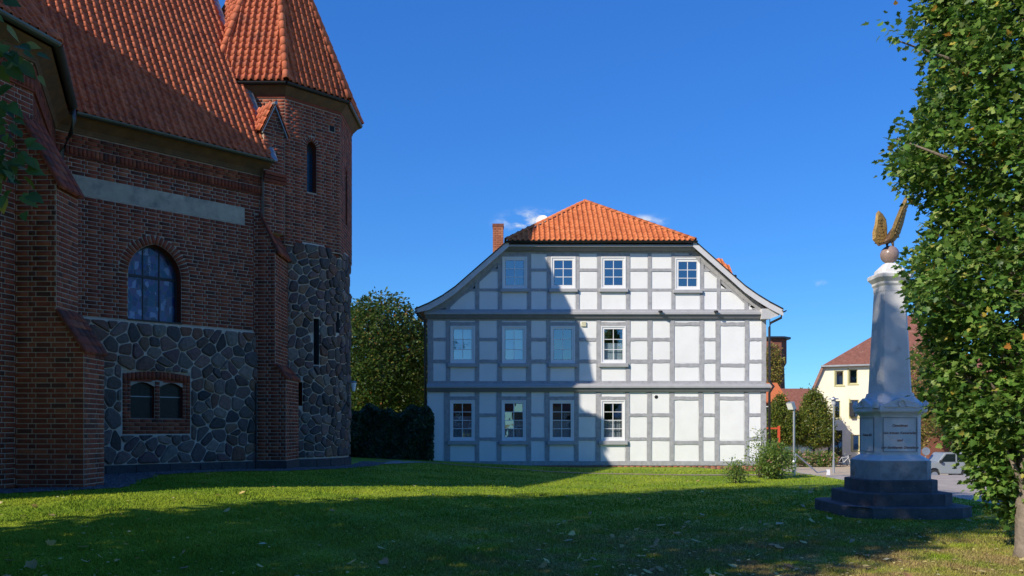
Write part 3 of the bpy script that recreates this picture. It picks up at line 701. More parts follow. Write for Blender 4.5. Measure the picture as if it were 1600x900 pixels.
# --- cornice cove and gutters
OV = .46; GZ = 9.30
def cove(fr, L, a0, a1, e0=0, e1=0):
    mb = MB(); V = []
    prof = [(WT, .0), (WT, .045), (WT + .05, .05), (WT + .12, .09), (GZ - .08, .30), (GZ - .03, .34), (GZ - .03, -.02)]
    for z, d in prof: V.append(fr.p(0 + d * a0 + e0, z, d))
    for z, d in prof: V.append(fr.p(L + d * a1 + e1, z, d))
    n = len(prof); mb.add(V, [tuple(range(n))[::-1], tuple(range(n, 2 * n))] + [(i, (i + 1) % n, n + (i + 1) % n, n + i) for i in range(n)])
    mb.build('cornice', mt_cove, church)
tAB = math.tan(math.radians(19.1))
cove(frA, LA, 0, tAB); cove(frB, LB, -tAB, -.3); cove(frN, LN, .2, 0)
def gut(pts, r, name, mat, parent):
    mb = MB(); seg = 8
    pts = [Vector(p) for p in pts]
    for i in range(len(pts) - 1):
        a, b = pts[i], pts[i + 1]; d = (b - a).normalized(); s = d.cross(Vector((0, 0, 1))).normalized()
        ring = [(math.cos(math.pi + math.pi * k / seg), math.sin(math.pi + math.pi * k / seg)) for k in range(seg + 1)]
        V = [a + s * (c * r) + Vector((0, 0, q * r)) for c, q in ring] + [b + s * (c * r) + Vector((0, 0, q * r)) for c, q in ring] 
        V += [a + s * (c * r * .85) + Vector((0, 0, q * r * .85)) for c, q in ring] + [b + s * (c * r * .85) + Vector((0, 0, q * r * .85)) for c, q in ring]
        n = seg + 1; fs = []
        for k in range(seg): fs += [(k, k + 1, n + k + 1, n + k), (2 * n + k, 3 * n + k, 3 * n + k + 1, 2 * n + k + 1)]
        fs += [(0, n, 3 * n, 2 * n), (seg, 2 * n + seg, 3 * n + seg, n + seg)]
        mb.add(V, fs)
    return mb.build(name, mat, parent)
gA0 = frA.p(-.6, GZ + .06, OV); gP = frB.p(-OV * tAB, GZ + .06, OV); gQ = frB.p(LB - .62, GZ + .06, OV)
gut([gA0, gP, gQ], .10, 'gutter', mt_zinc, church)
gN0 = frN.p(.35, GZ + .02, OV); gN1 = frN.p(LN - .02, GZ + .02, OV)
gut([gN0, gN1], .085, 'gutter', mt_zinc, church)
MB().tube([gQ + Vector((0, 0, -.06)), gQ + Vector((.02, 0, -.35)), gQ + Vector((-.12, .12, -.62)), frN.p(.12, 8.35, .12), frN.p(.10, 7.0, .1)], .055).build('downpipe', mt_zinc, church, smooth=True)

# --- nave roof
TAN = math.tan(math.radians(58)); c58, s58 = math.cos(math.radians(58)), math.sin(math.radians(58))
roofO = frN.p(0, GZ + .02, OV - .04); upN = -frN.N * c58 + Vector((0, 0, s58)); RL = 10.6
LV = LN - .02
def plane_obj(name, pts, mat, parent, th=.05):
    pts = [Vector(p) for p in pts]; n = (pts[1] - pts[0]).cross(pts[-1] - pts[0]).normalized()
    if n.z < 0: n = -n
    mb = MB(); mb.prism(pts, n * -th, n * -.004); return mb.build(name, mat, parent)
nroof = plane_obj('nave_roof', [roofO - frN.U * 8, roofO + frN.U * LV, roofO + frN.U * LV + upN * RL, roofO - frN.U * 8 + upN * RL], mt_under, church)
plane_obj('nave_roof', [roofO - frN.U * 8 + upN * RL - frN.N * .02, roofO + frN.U * LV + upN * RL - frN.N * .02, roofO + frN.U * LV + upN * RL - frN.N * (RL * c58) - Vector((0, 0, RL * s58)), roofO - frN.U * 8 + upN * RL - frN.N * RL * c58 - Vector((0, 0, RL * s58))], mt_under, church)
tile_roof(tiles, roofO - frN.U * (.207 * 14 - LV % .207), frN.U, upN, 14 + int(LV / .207), int(RL / .245), lambda s, v: True, True, nroof)
vg = MB(); vg.prism([roofO + frN.U * (LV - .02), roofO + frN.U * (LV + .16), roofO + frN.U * (LV + .16) + upN * RL, roofO + frN.U * (LV - .02) + upN * RL], frN.N * 0 + Vector((0, 0, .02)), Vector((0, 0, .055))); vg.build('lead_flashing', mt_lead, church)
# gable end wall closing the nave roof beside the tower
ge = MB(); e0 = frN.p(LN - .1, 0, -.02); ge.prism([e0 + Vector((0, 0, 8.9)), e0 - frN.N * 11 + Vector((0, 0, 8.9)), e0 - frN.N * 5.3 + Vector((0, 0, 17.9))], (0, 0, 0), -frN.U * .3); ge.build('gable_wall', mt_brick, church)
# snow guard hook and vent tile
MB().tube([frN.p(LV - .25, 9.3 + 2.3, OV - 1.55), frN.p(LV - .02, 9.3 + 2.36, OV - 1.5), frN.p(LV + .12, 9.3 + 2.3, OV - 1.5)], .05).build('roof_hook', mt_lead, church)
# --- choir roof
Cx = Vector((-15.0, 17.8, 16.45)); Cb = Vector((-20.5, 20.1, 16.45))
gp = Vector((gP.x, gP.y, GZ + .06)); ga = frA.p(-.3, GZ + .06, OV - .02); gq = frB.p(LB + 1.0, GZ + .06, OV - .02)
rA = plane_obj('choir_roof', [ga, gp, Cx], mt_under, church); rB = plane_obj('choir_roof', [gp, gq, Cx], mt_under, church)
g3 = Vector((P3.x - .2, P3.y - .5, GZ + .06)); g4 = Vector((P4.x - .3, P4.y - .4, GZ + .06))
plane_obj('choir_roof', [g3, ga, Cx], mt_under, church); plane_obj('choir_roof', [g4, g3, Cx, Cb], mt_under, church)
plane_obj('choir_roof', [gq, gq + Vector((-5, 5, 0)), Cb, Cx], mt_under, church)
for a, b, rr in ((ga, gp, rA), (gp, gq, rB)):
    ux = (b - a).normalized(); nrm = (b - a).cross(Cx - a).normalized()
    if nrm.z < 0: nrm = -nrm
    uy = nrm.cross(ux); L = (b - a).length; ap = ((Cx - a).dot(ux), (Cx - a).dot(uy))
    def ins(s, v, L=L, ap=ap):
        if v > ap[1] or v > 5: return False
        t = v / ap[1]; return ap[0] * t - .05 < s < L + (ap[0] - L) * t + .05
    tile_roof(tiles, a, ux, uy, int(L / .207) + 1, 20, ins, True, rr)
cap_line(caps, gp, Cx, Vector((1, 0, 1)), True, rA)

# --- left buttress
def buttress(yc, th, xw, prof, z0, parent_name, vis):
    """prof: list of (x, z) down the outer edge, top to bottom, after (xw, ztop)"""
    core = MB(); poly = [(xw, z0)] + [(xw, prof[0][1])] + prof[0:] + [(prof[-1][0], z0)]
    q = []
    for p in poly:
        if not q or (abs(p[0] - q[-1][0]) + abs(p[1] - q[-1][1])) > 1e-4: q.append(p)
    core.xz(q, yc, yc + th); return core.build(parent_name, mt_mortar, church)
def edge_x(prof, z):
    for (x0, z0), (x1, z1) in zip(prof[:-1], prof[1:]):
        if z1 <= z <= z0: return x1 if abs(z0 - z1) < 1e-6 else x0 + (x1 - x0) * (z0 - z) / (z0 - z1)
    return prof[-1][0] if z < prof[-1][1] else prof[0][0]
def dress(core, yc, th, xw, prof, zb, vis, tops, phase=0):
    frc = Frame((xw, yc), (1, 0))
    lay(frc, zb, prof[0][1], lambda z: [(0, edge_x(prof, z) - xw)], vis, core, phase)
    for (x, z0, z1) in tops:
        frs = Frame((x, yc), (0, 1)); lay(frs, z0, z1, lambda z: [(0.0, th)], vis, core, phase + .15)
y1 = 16.84; bx_w = -10.12; xu, xl = wx(88, y1), wx(131, y1)
zt = wz(178, y1); zsh = wz(283, y1); zw1, zw0 = wz(486, y1), wz(549, y1)
prof1 = [(wx(28, y1), zt), (xu, zsh), (xu, zw1), (xl, zw0), (xl, .25)]
b1 = buttress(y1, .84, bx_w, prof1, 0.1, 'buttress', True)
dress(b1, y1, .84, bx_w, prof1, .38, True, [(xu, zw1, zsh - .05), (xl, .38, zw0)])
def coping(a, b, y0, y1, th, over, name='coping'):
    """sloping coping slab on a buttress, from (x,z) a down to b"""
    d = Vector((b[0] - a[0], 0, b[1] - a[1])).normalized(); n = Vector((-d.z, 0, d.x))
    if n.z < 0: n = -n
    A = Vector((a[0], 0, a[1])) - d * .02; B = Vector((b[0], 0, b[1])) + d * over
    mb = MB(); mb.prism([A, B, B + n * th, A + n * th], (0, y0 - .05, 0), (0, y1 + .05, 0)); return mb.build(name, mt_brick, church)
def slope_tiles(a, b, y0, y1, over, nrow, ncol, vis=True):
    d = Vector((b[0] - a[0], 0, b[1] - a[1])); L = d.length + over; d.normalize(); n = Vector((-d.z, 0, d.x))
    if n.z < 0: n = -n
    for r in range(nrow):
        for c in range(ncol):
            m = Matrix.Identity(4); w_ = (y1 - y0 + .1) / ncol; l_ = L / nrow
            o = Vector((a[0], 0, a[1])) + d * ((r) * l_) + Vector((0, y0 - .05 + (c + .5) * w_, 0)) + n * .0
            X = Vector((0, 1, 0))
            for k in range(3): m[k][0] = X[k] * (w_ - .008); m[k][1] = n[k] * .07; m[k][2] = d[k] * (l_ - .008); m[k][3] = o[k]
            bricks.add(m, vis, church)
coping((wx(28, y1), zt), (xu, zsh), y1, y1 + .84, .05, .14); slope_tiles((wx(28, y1), zt), (xu, zsh), y1, y1 + .84, .16, 7, 4)
coping((xu, zw1), (xl, zw0), y1, y1 + .84, .05, .03); slope_tiles((xu, zw1), (xl, zw0), y1, y1 + .84, .05, 5, 4)
for i in range(4):
    pass
# --- tower buttress
y2 = 24.78; th2 = 1.45; tx_w = -7.55; xa, xb = wx(430, y2), wx(447, y2)
zt2, zs2 = wz(333, y2), wz(388, y2); zc1, zc0 = wz(571, y2), wz(592, y2)
prof2 = [(wx(404, y2), zt2), (xa, zs2), (xa, zc1), (xb, zc0), (xb, .25)]
b2 = buttress(y2, th2, tx_w, prof2, .0, 'buttress', True)
dress(b2, y2, th2, tx_w, prof2, .66, True, [(xa, zc1, zs2 - .05), (xb, .66, zc0)], phase=.2)
coping((wx(404, y2), zt2), (xa, zs2), y2, y2 + th2, .05, .16); slope_tiles((wx(404, y2), zt2), (xa, zs2), y2, y2 + th2, .18, 4, 6)
coping((xa, zc1), (xb, zc0), y2, y2 + th2, .05, .02); slope_tiles((xa, zc1), (xb, zc0), y2, y2 + th2, .04, 2, 6)
MB().box(tx_w - .03, xb + .035, y2 - .035, y2 + th2, .0, .64).build('plinth_block', mt_plinth, church, bevel=.015)
MB().tube([(tx_w + .16, y2 - .05, .3), (tx_w + .16, y2 - .05, 2.9)], .022, 6).build('lightning_rod', mt_leadframe, church)

# --- gablet above the tower buttress
frG = Frame(Vector((frN.p(LN - .16, 0, .16).x, frN.p(LN - .16, 0, .16).y)), frN.U); GW = .66; gz0, gz1, gz2 = 7.3, 10.32, 11.0
gb = MB(); gb.prism([frG.p(0, gz0), frG.p(GW, gz0), frG.p(GW, gz1), frG.p(GW / 2, gz2), frG.p(0, gz1)], (0, 0, 0), -frG.N * 1.5); gab = gb.build('gablet', mt_mortar, church)
def gab_sp(z):
    k = 0 if z < gz1 else (z - gz1) / (gz2 - gz1) * GW / 2; return [(k + .0, GW - k)] if GW - 2 * k > .08 else []
lay(frG, gz0, gz2, gab_sp, True, gab)
frG2 = Frame((frG.p(GW, 0).x, frG.p(GW, 0).y), -frG.N); lay(frG2, gz0, gz1, lambda z: [(0, .9)], True, gab)
for i in range(3):                                 # corbel courses below
    poly_obj(frG, [(-.02 - .0, 8.75 + i * .1), (GW + .03, 8.75 + i * .1), (GW + .03, 8.84 + i * .1), (-.02, 8.84 + i * .1)], 0, .05 + .035 * i, 'corbel_course', mt_brick, church)
for sgn in (-1, 1):
    c = GW / 2; a = frG.p(c, gz2 + .04, .06); e = frG.p(c + sgn * (GW / 2 + .07), gz1 - .14, .06); back = -frG.N * 1.7
    nrm = (e - a).cross(back).normalized(); nrm = nrm if nrm.z > 0 else -nrm
    mb = MB(); mb.prism([a, e, e + back, a + back], nrm * 0, nrm * .03); rf = mb.build('gablet_roof', mt_under, church)
    ux = -back.normalized() if sgn < 0 else back.normalized(); uy = (a - e).normalized(); st = e + back + nrm * .03 if sgn < 0 else e + nrm * .03
    tile_roof(tiles, st, ux, uy, 8, 4, lambda s, v: True, True, rf)
    mb = MB(); mb.prism([a + frG.N * .01, e + frG.N * .01, e + frG.N * .01 - Vector((0, 0, .05)), a + frG.N * .01 - Vector((0, 0, .06))], (0, 0, 0), -frG.N * .06); mb.build('lead_verge', mt_lead, church)
MB().tube([frG.p(GW / 2, gz2 + .08, .12), frG.p(GW / 2, gz2 + .08, -1.5)], .05).build('ridge_roll', mt_lead, church)

# --- stair tower: octagonal brick over round fieldstone
zT = 7.30; zTop = 11.62; a8 = TA * math.tan(math.pi / 8)
def octv(r, z, k): t = math.radians(22.5 + 45 * k); R = r / math.cos(math.pi / 8); return Vector((TC.x + R * math.cos(t), TC.y + R * math.sin(t), z))
tw = MB(); tw.xy([(octv(TA - .32, 0, k).x, octv(TA - .32, 0, k).y) for k in range(8)], zT - .15, zTop + .2); tcore = tw.build('tower_shaft', mt_dark, church)
faces8 = []
for k in (5, 6, 7):                                # k: face normals at 225, 270, 315, 0 degrees
    pass
def face_frame(ang):
    n = Vector((math.cos(math.radians(ang)), math.sin(math.radians(ang)))); U = Vector((-n.y, n.x)); U = Vector((-n.y, n.x))
    O = TC + n * TA - U * a8; return Frame(O, U)
for ang in (45, 90, 135, 180, 225, 270, 315, 0):
    fr = face_frame(ang); L = 2 * a8; fo = fr
    tf = None
    if ang in (315, 0):
        cu = L * (.47 if ang == 315 else .5); ar = Arch(cu, .17 if ang == 315 else .15, 8.92 if ang == 315 else 8.3, 10.28 if ang == 315 else 9.9, .24)
        tf = fill_holes(fr, [(0, zT - .15), (L, zT - .15), (L, zTop), (0, zTop)], [ar.outline()], 0, 'tower_face', mt_mortar, church)
        def sp(z, ar=ar, L=L):
            b = ar.half(z, 0 if z < ar.sp else .14); h = [(ar.u - b, ar.u + b)] if z > ar.sill and b > 0 else []
            if ar.sill > 8.5 and 10.98 < z < 11.2: h.append((L - .42, L - .2))
            return minus(0, L, h)
        lay(fr, zT - .12, zTop, sp, True, tf, phase=.05); ar.ring(fr, .14, True, tf, 6)
        reveal_mb(fr, ar.outline(), .004, -.25).build('window_reveal', mt_brick, church)
        wn3 = poly_obj(fr, ar.outline(.01), -.24, -.225, 'window', mt_leadframe, church)
        zz = ar.sill + .02
        for i in range(4):
            q = [(ar.u - ar.hw + .015, zz), (ar.u + ar.hw - .015, zz), (ar.u + ar.hw - .015, zz + .30), (ar.u - ar.hw + .015, zz + .30)]; poly_obj(fr, q, -.224, -.218, 'pane', mt_cglass if ang == 0 else M('blue_glass', (.015, .05, .09), rough=.12, var=.3, bump=.2, bscale=15), wn3); zz += .32
        if ang == 315: poly_obj(fr, [(L - .40, 11.0), (L - .22, 11.0), (L - .22, 11.18), (L - .40, 11.18)], -.0, .006, 'putlog_hole', mt_dark, church)
    else:
        tf = fill_holes(fr, [(0, zT - .15), (L, zT - .15), (L, zTop), (0, zTop)], [], 0, 'tower_face', mt_mortar, church)
        lay(fr, zT - .12, zTop, lambda z: [(0, L)], True, tf, phase=.12)
# tower cornice, gutter, spire
def ring8(r0, z0, r1, z1, name, mat):
    V = [octv(r0, z0, k) for k in range(8)] + [octv(r1, z1, k) for k in range(8)]
    return mesh_obj(name, V, [(k, (k + 1) % 8, 8 + (k + 1) % 8, 8 + k) for k in range(8)] + [tuple(range(8, 16)), tuple(range(8))[::-1]], mat, church)
ring8(TA + .02, zTop - .02, TA + .04, zTop + .06, 'cornice', mt_brick); ring8(TA + .045, zTop + .062, TA + .25, 11.92, 'cornice', mt_cove)
gut([octv(2.66, 11.99, k % 8) for k in range(0, 9)][::-1], .085, 'gutter', mt_dgut, church)
ring8(TA + .26, 11.925, TA + .19, 11.96, 'eaves_board', mt_dgut)
APX = 18.65; apex = Vector((TC.x, TC.y, APX)); RE = 2.66; ZE = 12.02
V = [octv(RE - .02, ZE, k) for k in range(8)] + [apex]
spire = mesh_obj('spire_roof', V, [(k, (k + 1) % 8, 8) for k in range(8)], mt_under, church)
for k in range(8):
    a, b = octv(RE, ZE, k), octv(RE, ZE, (k + 1) % 8); ux = (b - a).normalized(); mid = (a + b) / 2; uy = (apex - mid).normalized(); L = (b - a).length; H = (apex - mid).length
    n = int(L / .207); off = (L - n * .207) / 2
    tile_roof(tiles, a + ux * off, ux, uy, n, int(H / .245), lambda s, v, L=L, H=H, off=off: abs(s + off - L / 2) < L / 2 * (1 - v / H) + .02, k in (4, 5, 6, 7), spire)
for k in range(8): cap_line(caps, octv(RE + .02, ZE + .03, k), apex, (octv(1, 0, k) - Vector((TC.x, TC.y, 0))).normalized() + Vector((0, 0, .4)), k in (4, 5, 6, 7, 0), spire)
# round fieldstone foot with slit openings
RS = 2.43
def cylp(u, z, d, R=RS): t = u / R; return Vector((TC.x + (R + d) * math.cos(t), TC.y + (R + d) * math.sin(t), z))
def ang_px(px):
    """angle on the round foot seen at a photo column (near side)"""
    best = None
    for i in range(2000):
        t = math.radians(180 + 200 * i / 2000); x = TC.x + RS * math.cos(t); y = TC.y + RS * math.sin(t)
        if (x * math.cos(t) + y * math.sin(t)) - (0) > (x - 0) * 0 + 1e9: continue
        nx, ny = math.cos(t), math.sin(t)
        if nx * (-x) + ny * (-y) < 0: continue
        e = abs(800 + F * x / y - px)
        if best is None or e < best[0]: best = (e, t)
    return best[1]
slits = []
for (pa, pb, ya, yb) in ((490, 498, 498, 570), (524, 529.5, 488, 520), (465, 472, 597, 634)):
    t0, t1 = ang_px(pa), ang_px(pb); yy = TC.y + RS * math.sin((t0 + t1) / 2); slits.append((t0, t1, wz(yb, yy), wz(ya, yy)))
angs = sorted(set([math.radians(170 + 5 * i) for i in range(45)] + [t for s in slits for t in s[:2]])); zl = sorted(set([0.05, zT + .03] + [z for s in slits for z in s[2:]]))
V = [(TC.x + RS * math.cos(t), TC.y + RS * math.sin(t), z) for z in zl for t in angs]; n = len(angs); Fc = []
for i in range(len(zl) - 1):
    for k in range(n - 1):
        tm = (angs[k] + angs[k + 1]) / 2; zm = (zl[i] + zl[i + 1]) / 2
        if any(s[0] < tm < s[1] and s[2] < zm < s[3] for s in slits): continue
        Fc.append((i * n + k, i * n + k + 1, (i + 1) * n + k + 1, (i + 1) * n + k))
tfoot = mesh_obj('tower_foot', V, Fc, mt_smort, church)
MB().lathe((TC.x, TC.y, 0), [(RS - .35, -.1), (RS - .35, zT)], 32).build('tower_core', mt_dark, church)
MB().lathe((TC.x, TC.y, 0), [(RS, zT - .02), (RS - .02, zT + .01), (TA - .2, zT + .02)], 32, cap=False).build('tower_ledge', mt_smort, church)
for s in slits:
    mb = MB()
    for (ta, tb) in ((s[0], s[0]), (s[1], s[1])):
        c, sn = math.cos(ta), math.sin(ta); mb.add([(TC.x + R * c, TC.y + R * sn, z) for R, z in ((RS + .02, s[2]), (RS - .34, s[2]), (RS - .34, s[3]), (RS + .02, s[3]))], [(0, 1, 2, 3)])
    mb.build('slit_reveal', mt_plinth if s is not slits[2] else mt_brick, church)
sl_h = [(s[0] * RS, s[1] * RS, s[2], s[3]) for s in slits]
for p in cells(math.radians(205) * RS, math.radians(372) * RS, .66, zT, .30, holes=[(a - .01, b + .01, c - .01, d + .01) for a, b, c, d in sl_h], aspect=1.0):
    q = round_poly(p, .0125)
    if q: 
        cu = sum(a[0] for a in q) / len(q); stone_items.append((stone_mesh(q, lambda u, z, d: cylp(u, z, d), random.uniform(.035, .09)), cylp(cu, q[0][1], 0), tfoot, math.radians(225) < cu / RS < math.radians(368)))
t = math.radians(200)
while t < math.radians(372):
    e = t + random.uniform(.2, .36); q = [(t * RS + .012, .1), (e * RS - .012, .1), (e * RS - .012, .63), (t * RS + .012, .63)]
    n = 4; V = []; 
    for d, zz0, zz1 in ((-.02, .1, .63), (.09, .12, .60)):
        for i in range(n + 1): V.append(cylp(q[0][0] + (q[1][0] - q[0][0]) * i / n, zz0, d))
        for i in range(n + 1): V.append(cylp(q[0][0] + (q[1][0] - q[0][0]) * i / n, zz1, d))
    m_ = n + 1; Fc = []
    for i in range(n): Fc += [(2 * m_ + i, 2 * m_ + i + 1, 3 * m_ + i + 1, 3 * m_ + i), (m_ + i, 3 * m_ + i, 3 * m_ + i + 1, m_ + i + 1)]
    Fc += [(0, 2 * m_, 3 * m_, m_), (n, m_ + n, 3 * m_ + n, 2 * m_ + n)]
    mesh_obj('plinth_block', V, Fc, mt_plinth, church); t = e
stone_items.sort(key=lambda s: (0 if s[3] else 100) + s[1].length); rs = MB()
for i, ((V, Fc), c, pa, vis) in enumerate(stone_items):
    if i < 300: mesh_obj('stone', V, Fc, mt_stone, pa, smooth=False)
    else: rs.add(V, Fc)
if rs.v: o = rs.build('stonework', mt_stone, church); o['kind'] = 'stuff'
# corbels where the octagon oversails the round foot
for k in (5, 6, 7):
    for j in range(3):
        c = octv(TA - .02 - .05 * j, zT - .16 - .09 * j, k); ctr = Vector((TC.x, TC.y, c.z)); d = (c - ctr).normalized(); s = Vector((-d.y, d.x, 0)); wd = .42 - .12 * j
        mb = MB(); L0 = ctr + d * (RS - .1); mb.prism([c, L0 + s * wd, L0 - s * wd], (0, 0, 0), (0, 0, .085)); mb.build('corbel', mt_brick, church)
bricks.build('brick', 'brickwork', mt_brick, church, 300)
tiles.build('roof_tile', 'tile_covering', mt_tile, church, 300)
caps.build('hip_tile', 'hip_covering', mt_tile, church, 150)
# wall lantern on the far flank of the tower
tl = math.radians(368) ; lp = Vector((TC.x + 2.55, TC.y - .1, wz(604, 28.2)))
lam = root('wall_lantern', (lp.x, lp.y, lp.z - .2), 'small white wall lantern on the flank of the stone tower', 'lantern')
MB().lathe((lp.x + .1, lp.y, lp.z - .15), [(.05, 0), (.10, .28)], 10).build('shade', mt_wpaint, lam); MB().lathe((lp.x + .1, lp.y, lp.z + .14), [(.13, 0), (.04, .05)], 10).build('cap', mt_lead, lam)
MB().tube([(lp.x - .25, lp.y, lp.z + .15), (lp.x + .1, lp.y, lp.z + .17)], .02, 6).build('bracket', mt_lead, lam)
# gravel strip at the church foot
gl = []; gr = []
for (a, n_, w_) in (((-11.6, 17.9), None, 0),): pass
gpts_in = [(-12.5, 15.2), (-10.6, 15.9), (-8.7, 17.2), (-10.55, 21.6), (-8.2, 24.2), (-6.9, 24.4), (-5.9, 26.2), (-5.25, 28.2), (-5.5, 31)]
gpts_out = [(-11.2, 13.9), (-9.6, 15.2), (-7.75, 17.0), (-8.9, 21.5), (-7.3, 23.6), (-6.2, 23.95), (-5.2, 25.7), (-4.55, 28.0), (-4.5, 31)]
strip('gravel_strip', dense(gpts_in, 8), dense(gpts_out, 8), mt_grav, .014, 'strip of dark gravel along the foot of the church', 'gravel')
mb = MB(); gi, go = dense(gpts_in, 40), dense(gpts_out, 40)
PV = []; PF = []
oct_v = np.array([(1, 0, 0), (-1, 0, 0), (0, 1, 0), (0, -1, 0), (0, 0, 1), (0, 0, -1)], float); oct_f = np.array([(0, 2, 4), (2, 1, 4), (1, 3, 4), (3, 0, 4)])
for i in range(6000):
    j = random.randrange(len(gi)); t = random.uniform(.1, 1.04); x = gi[j][0] * (1 - t) + go[j][0] * t + random.uniform(-.1, .1); y = gi[j][1] * (1 - t) + go[j][1] * t + random.uniform(-.1, .1)
    s = random.uniform(.014, .038); PV.append(oct_v * np.array([s * random.uniform(.8, 1.4), s * random.uniform(.8, 1.4), s * .7]) + np.array([x, y, gzf(x, y) + .018])); PF.append(oct_f + 6 * i)
pb = put(bpy.data.objects.new('gravel', np_mesh('gravel', np.concatenate(PV), np.concatenate(PF), mt_grav)), None); tag(pb, 'loose grey gravel stones along the church wall', 'gravel', kind='stuff')

# ------------------------------------------------------------------ half-timbered house
HY = 34.5
def hx(px): return wx(px, HY)
def hz(py): return wz(py, HY)
house = root('half_timbered_house', (hx(932), HY, .1), 'white half-timbered house with grey beams and orange half-hipped roof', 'house')
TF, PF_, PB = HY - .022, HY, HY + .16              # timber face, infill face, back of infill
def timber(x0, x1, z0, z1, name='timber', dy=0): 
    j = random.uniform(-.006, .006)
    mb = MB(); n = 6; vert = z1 - z0 > x1 - x0; k = .011 if min(x1 - x0, z1 - z0) > .1 else .004
    w1 = [random.uniform(-k, k) for _ in range(n + 1)]; w2 = [random.uniform(-k, k) for _ in range(n + 1)]
    if vert: pl = [(x0 + w1[i], z0 + (z1 - z0) * i / n) for i in range(n + 1)] + [(x1 + w2[i], z0 + (z1 - z0) * i / n) for i in range(n, -1, -1)]
    else: pl = [(x0 + (x1 - x0) * i / n, z0 + w1[i]) for i in range(n + 1)] + [(x0 + (x1 - x0) * i / n, z1 + w2[i]) for i in range(n, -1, -1)]
    mb.xz(pl, TF - abs(j) - dy, PB - .02)
    return mb.build(name, mt_timber, house)
def panel(poly):
    if len(poly) < 3 or area(poly) < .01: return
    cx = sum(p[0] for p in poly) / len(poly); cz = sum(p[1] for p in poly) / len(poly); j = random.uniform(-.004, .006)
    poly = [(x + .014 * (1 if x > cx else -1), z + .014 * (1 if z > cz else -1)) for x, z in poly]
    V = [(x, PB, z) for x, z in poly] + [(x, PF_ + .008, z) for x, z in poly] + [(cx + (x - cx) * .9, PF_ - .004 + j, cz + (z - cz) * .92) for x, z in poly]; n = len(poly)
    Fc = [tuple(range(n))[::-1], tuple(range(2 * n, 3 * n))] + [(i, (i + 1) % n, n + (i + 1) % n, n + i) for i in range(n)] + [(n + i, n + (i + 1) % n, 2 * n + (i + 1) % n, 2 * n + i) for i in range(n)]
    mb = MB(); mb.add(V, Fc); mb.build('infill_panel', mt_white, house)
def rect(a, b, c, d): return [(hx(a), hz(d)), (hx(b), hz(d)), (hx(b), hz(c)), (hx(a), hz(c))]
def window(px0, px1, py0, py1, cols, rows, gx0, gx1, gy0, gy1, curtain=None, chamfer=False):
    X0, X1, Z0, Z1 = hx(px0), hx(px1), hz(py1), hz(py0); A0, A1, B0, B1 = hx(gx0), hx(gx1), hz(gy1), hz(gy0)
    m = MB(); f, bk = HY - .045, HY + .06
    def ringbox(x0, x1, z0, z1, t0, t1, s0, s1, y0, y1):
        m.box(x0, t0, y0, y1, z0, z1); m.box(t1, x1, y0, y1, z0, z1); m.box(t0, t1, y0 + .001, y1, z0, s0); m.box(t0, t1, y0 + .001, y1, s1, z1)
    q = .05; ringbox(X0, X1, Z0, Z1, X0 + q, X1 - q, Z0 + q, Z1 - q, f, bk)
    ringbox(X0 + q, X1 - q, Z0 + q, Z1 - q, A0, A1, B0, B1, f + .025, bk)
    wn = m.build('window', mt_frame, house)
    if chamfer: MB().xz([(X1 + .004, Z1 + .004), (X1 - .20, Z1 + .004), (X1 + .004, Z1 - .26)], f - .006, f - .002).build('corner_fillet', mt_timber, house)
    gb = MB(); yb0, yb1 = HY - .005, HY + .03
    for i in range(1, cols): c = A0 + (A1 - A0) * i / cols; gb.box(c - .013, c + .013, yb0, yb1, B0, B1)
    for i in range(1, rows): c = B0 + (B1 - B0) * i / rows; gb.box(A0, A1, yb0 + .002, yb1, c - .012, c + .012)
    gb.build('glazing_bar', mt_frame, wn)
    for i in range(cols):
        for j in range(rows):
            x0 = A0 + (A1 - A0) * i / cols + .011; x1 = A0 + (A1 - A0) * (i + 1) / cols - .011; z0 = B0 + (B1 - B0) * j / rows + .010; z1 = B0 + (B1 - B0) * (j + 1) / rows - .010
            t = random.uniform(-.004, .004); u_ = random.uniform(-.003, .003)
            mesh_obj('pane', [(x0, HY + .012 + t, z0), (x1, HY + .012 - t, z0), (x1, HY + .012 - t + u_, z1), (x0, HY + .012 + t + u_, z1)], [(0, 1, 2, 3)], mt_pane, wn)
    if curtain:
        frac, kind = curtain; V = []; Fc = []; n = 24
        for i in range(n + 1):
            x = A0 + .01 + (A1 - A0 - .02) * i / n; y = HY + .12 + (.012 * math.sin(i * 1.9) if kind == 'c' else 0)
            V += [(x, y, B0), (x, y, B0 + (B1 - B0) * frac)]
        for i in range(n): Fc.append((2 * i, 2 * i + 2, 2 * i + 3, 2 * i + 1))
        mesh_obj('curtain' if kind == 'c' else 'blind', V, Fc, mt_curt if kind == 'c' else mt_blind, wn)
    return wn
def sill(px0, px1, py0, py1):
    MB().box(hx(px0), hx(px1), HY - .12, HY - .02, hz(py1), hz(py0)).build('window_sill', mt_trim, house, bevel=.01)
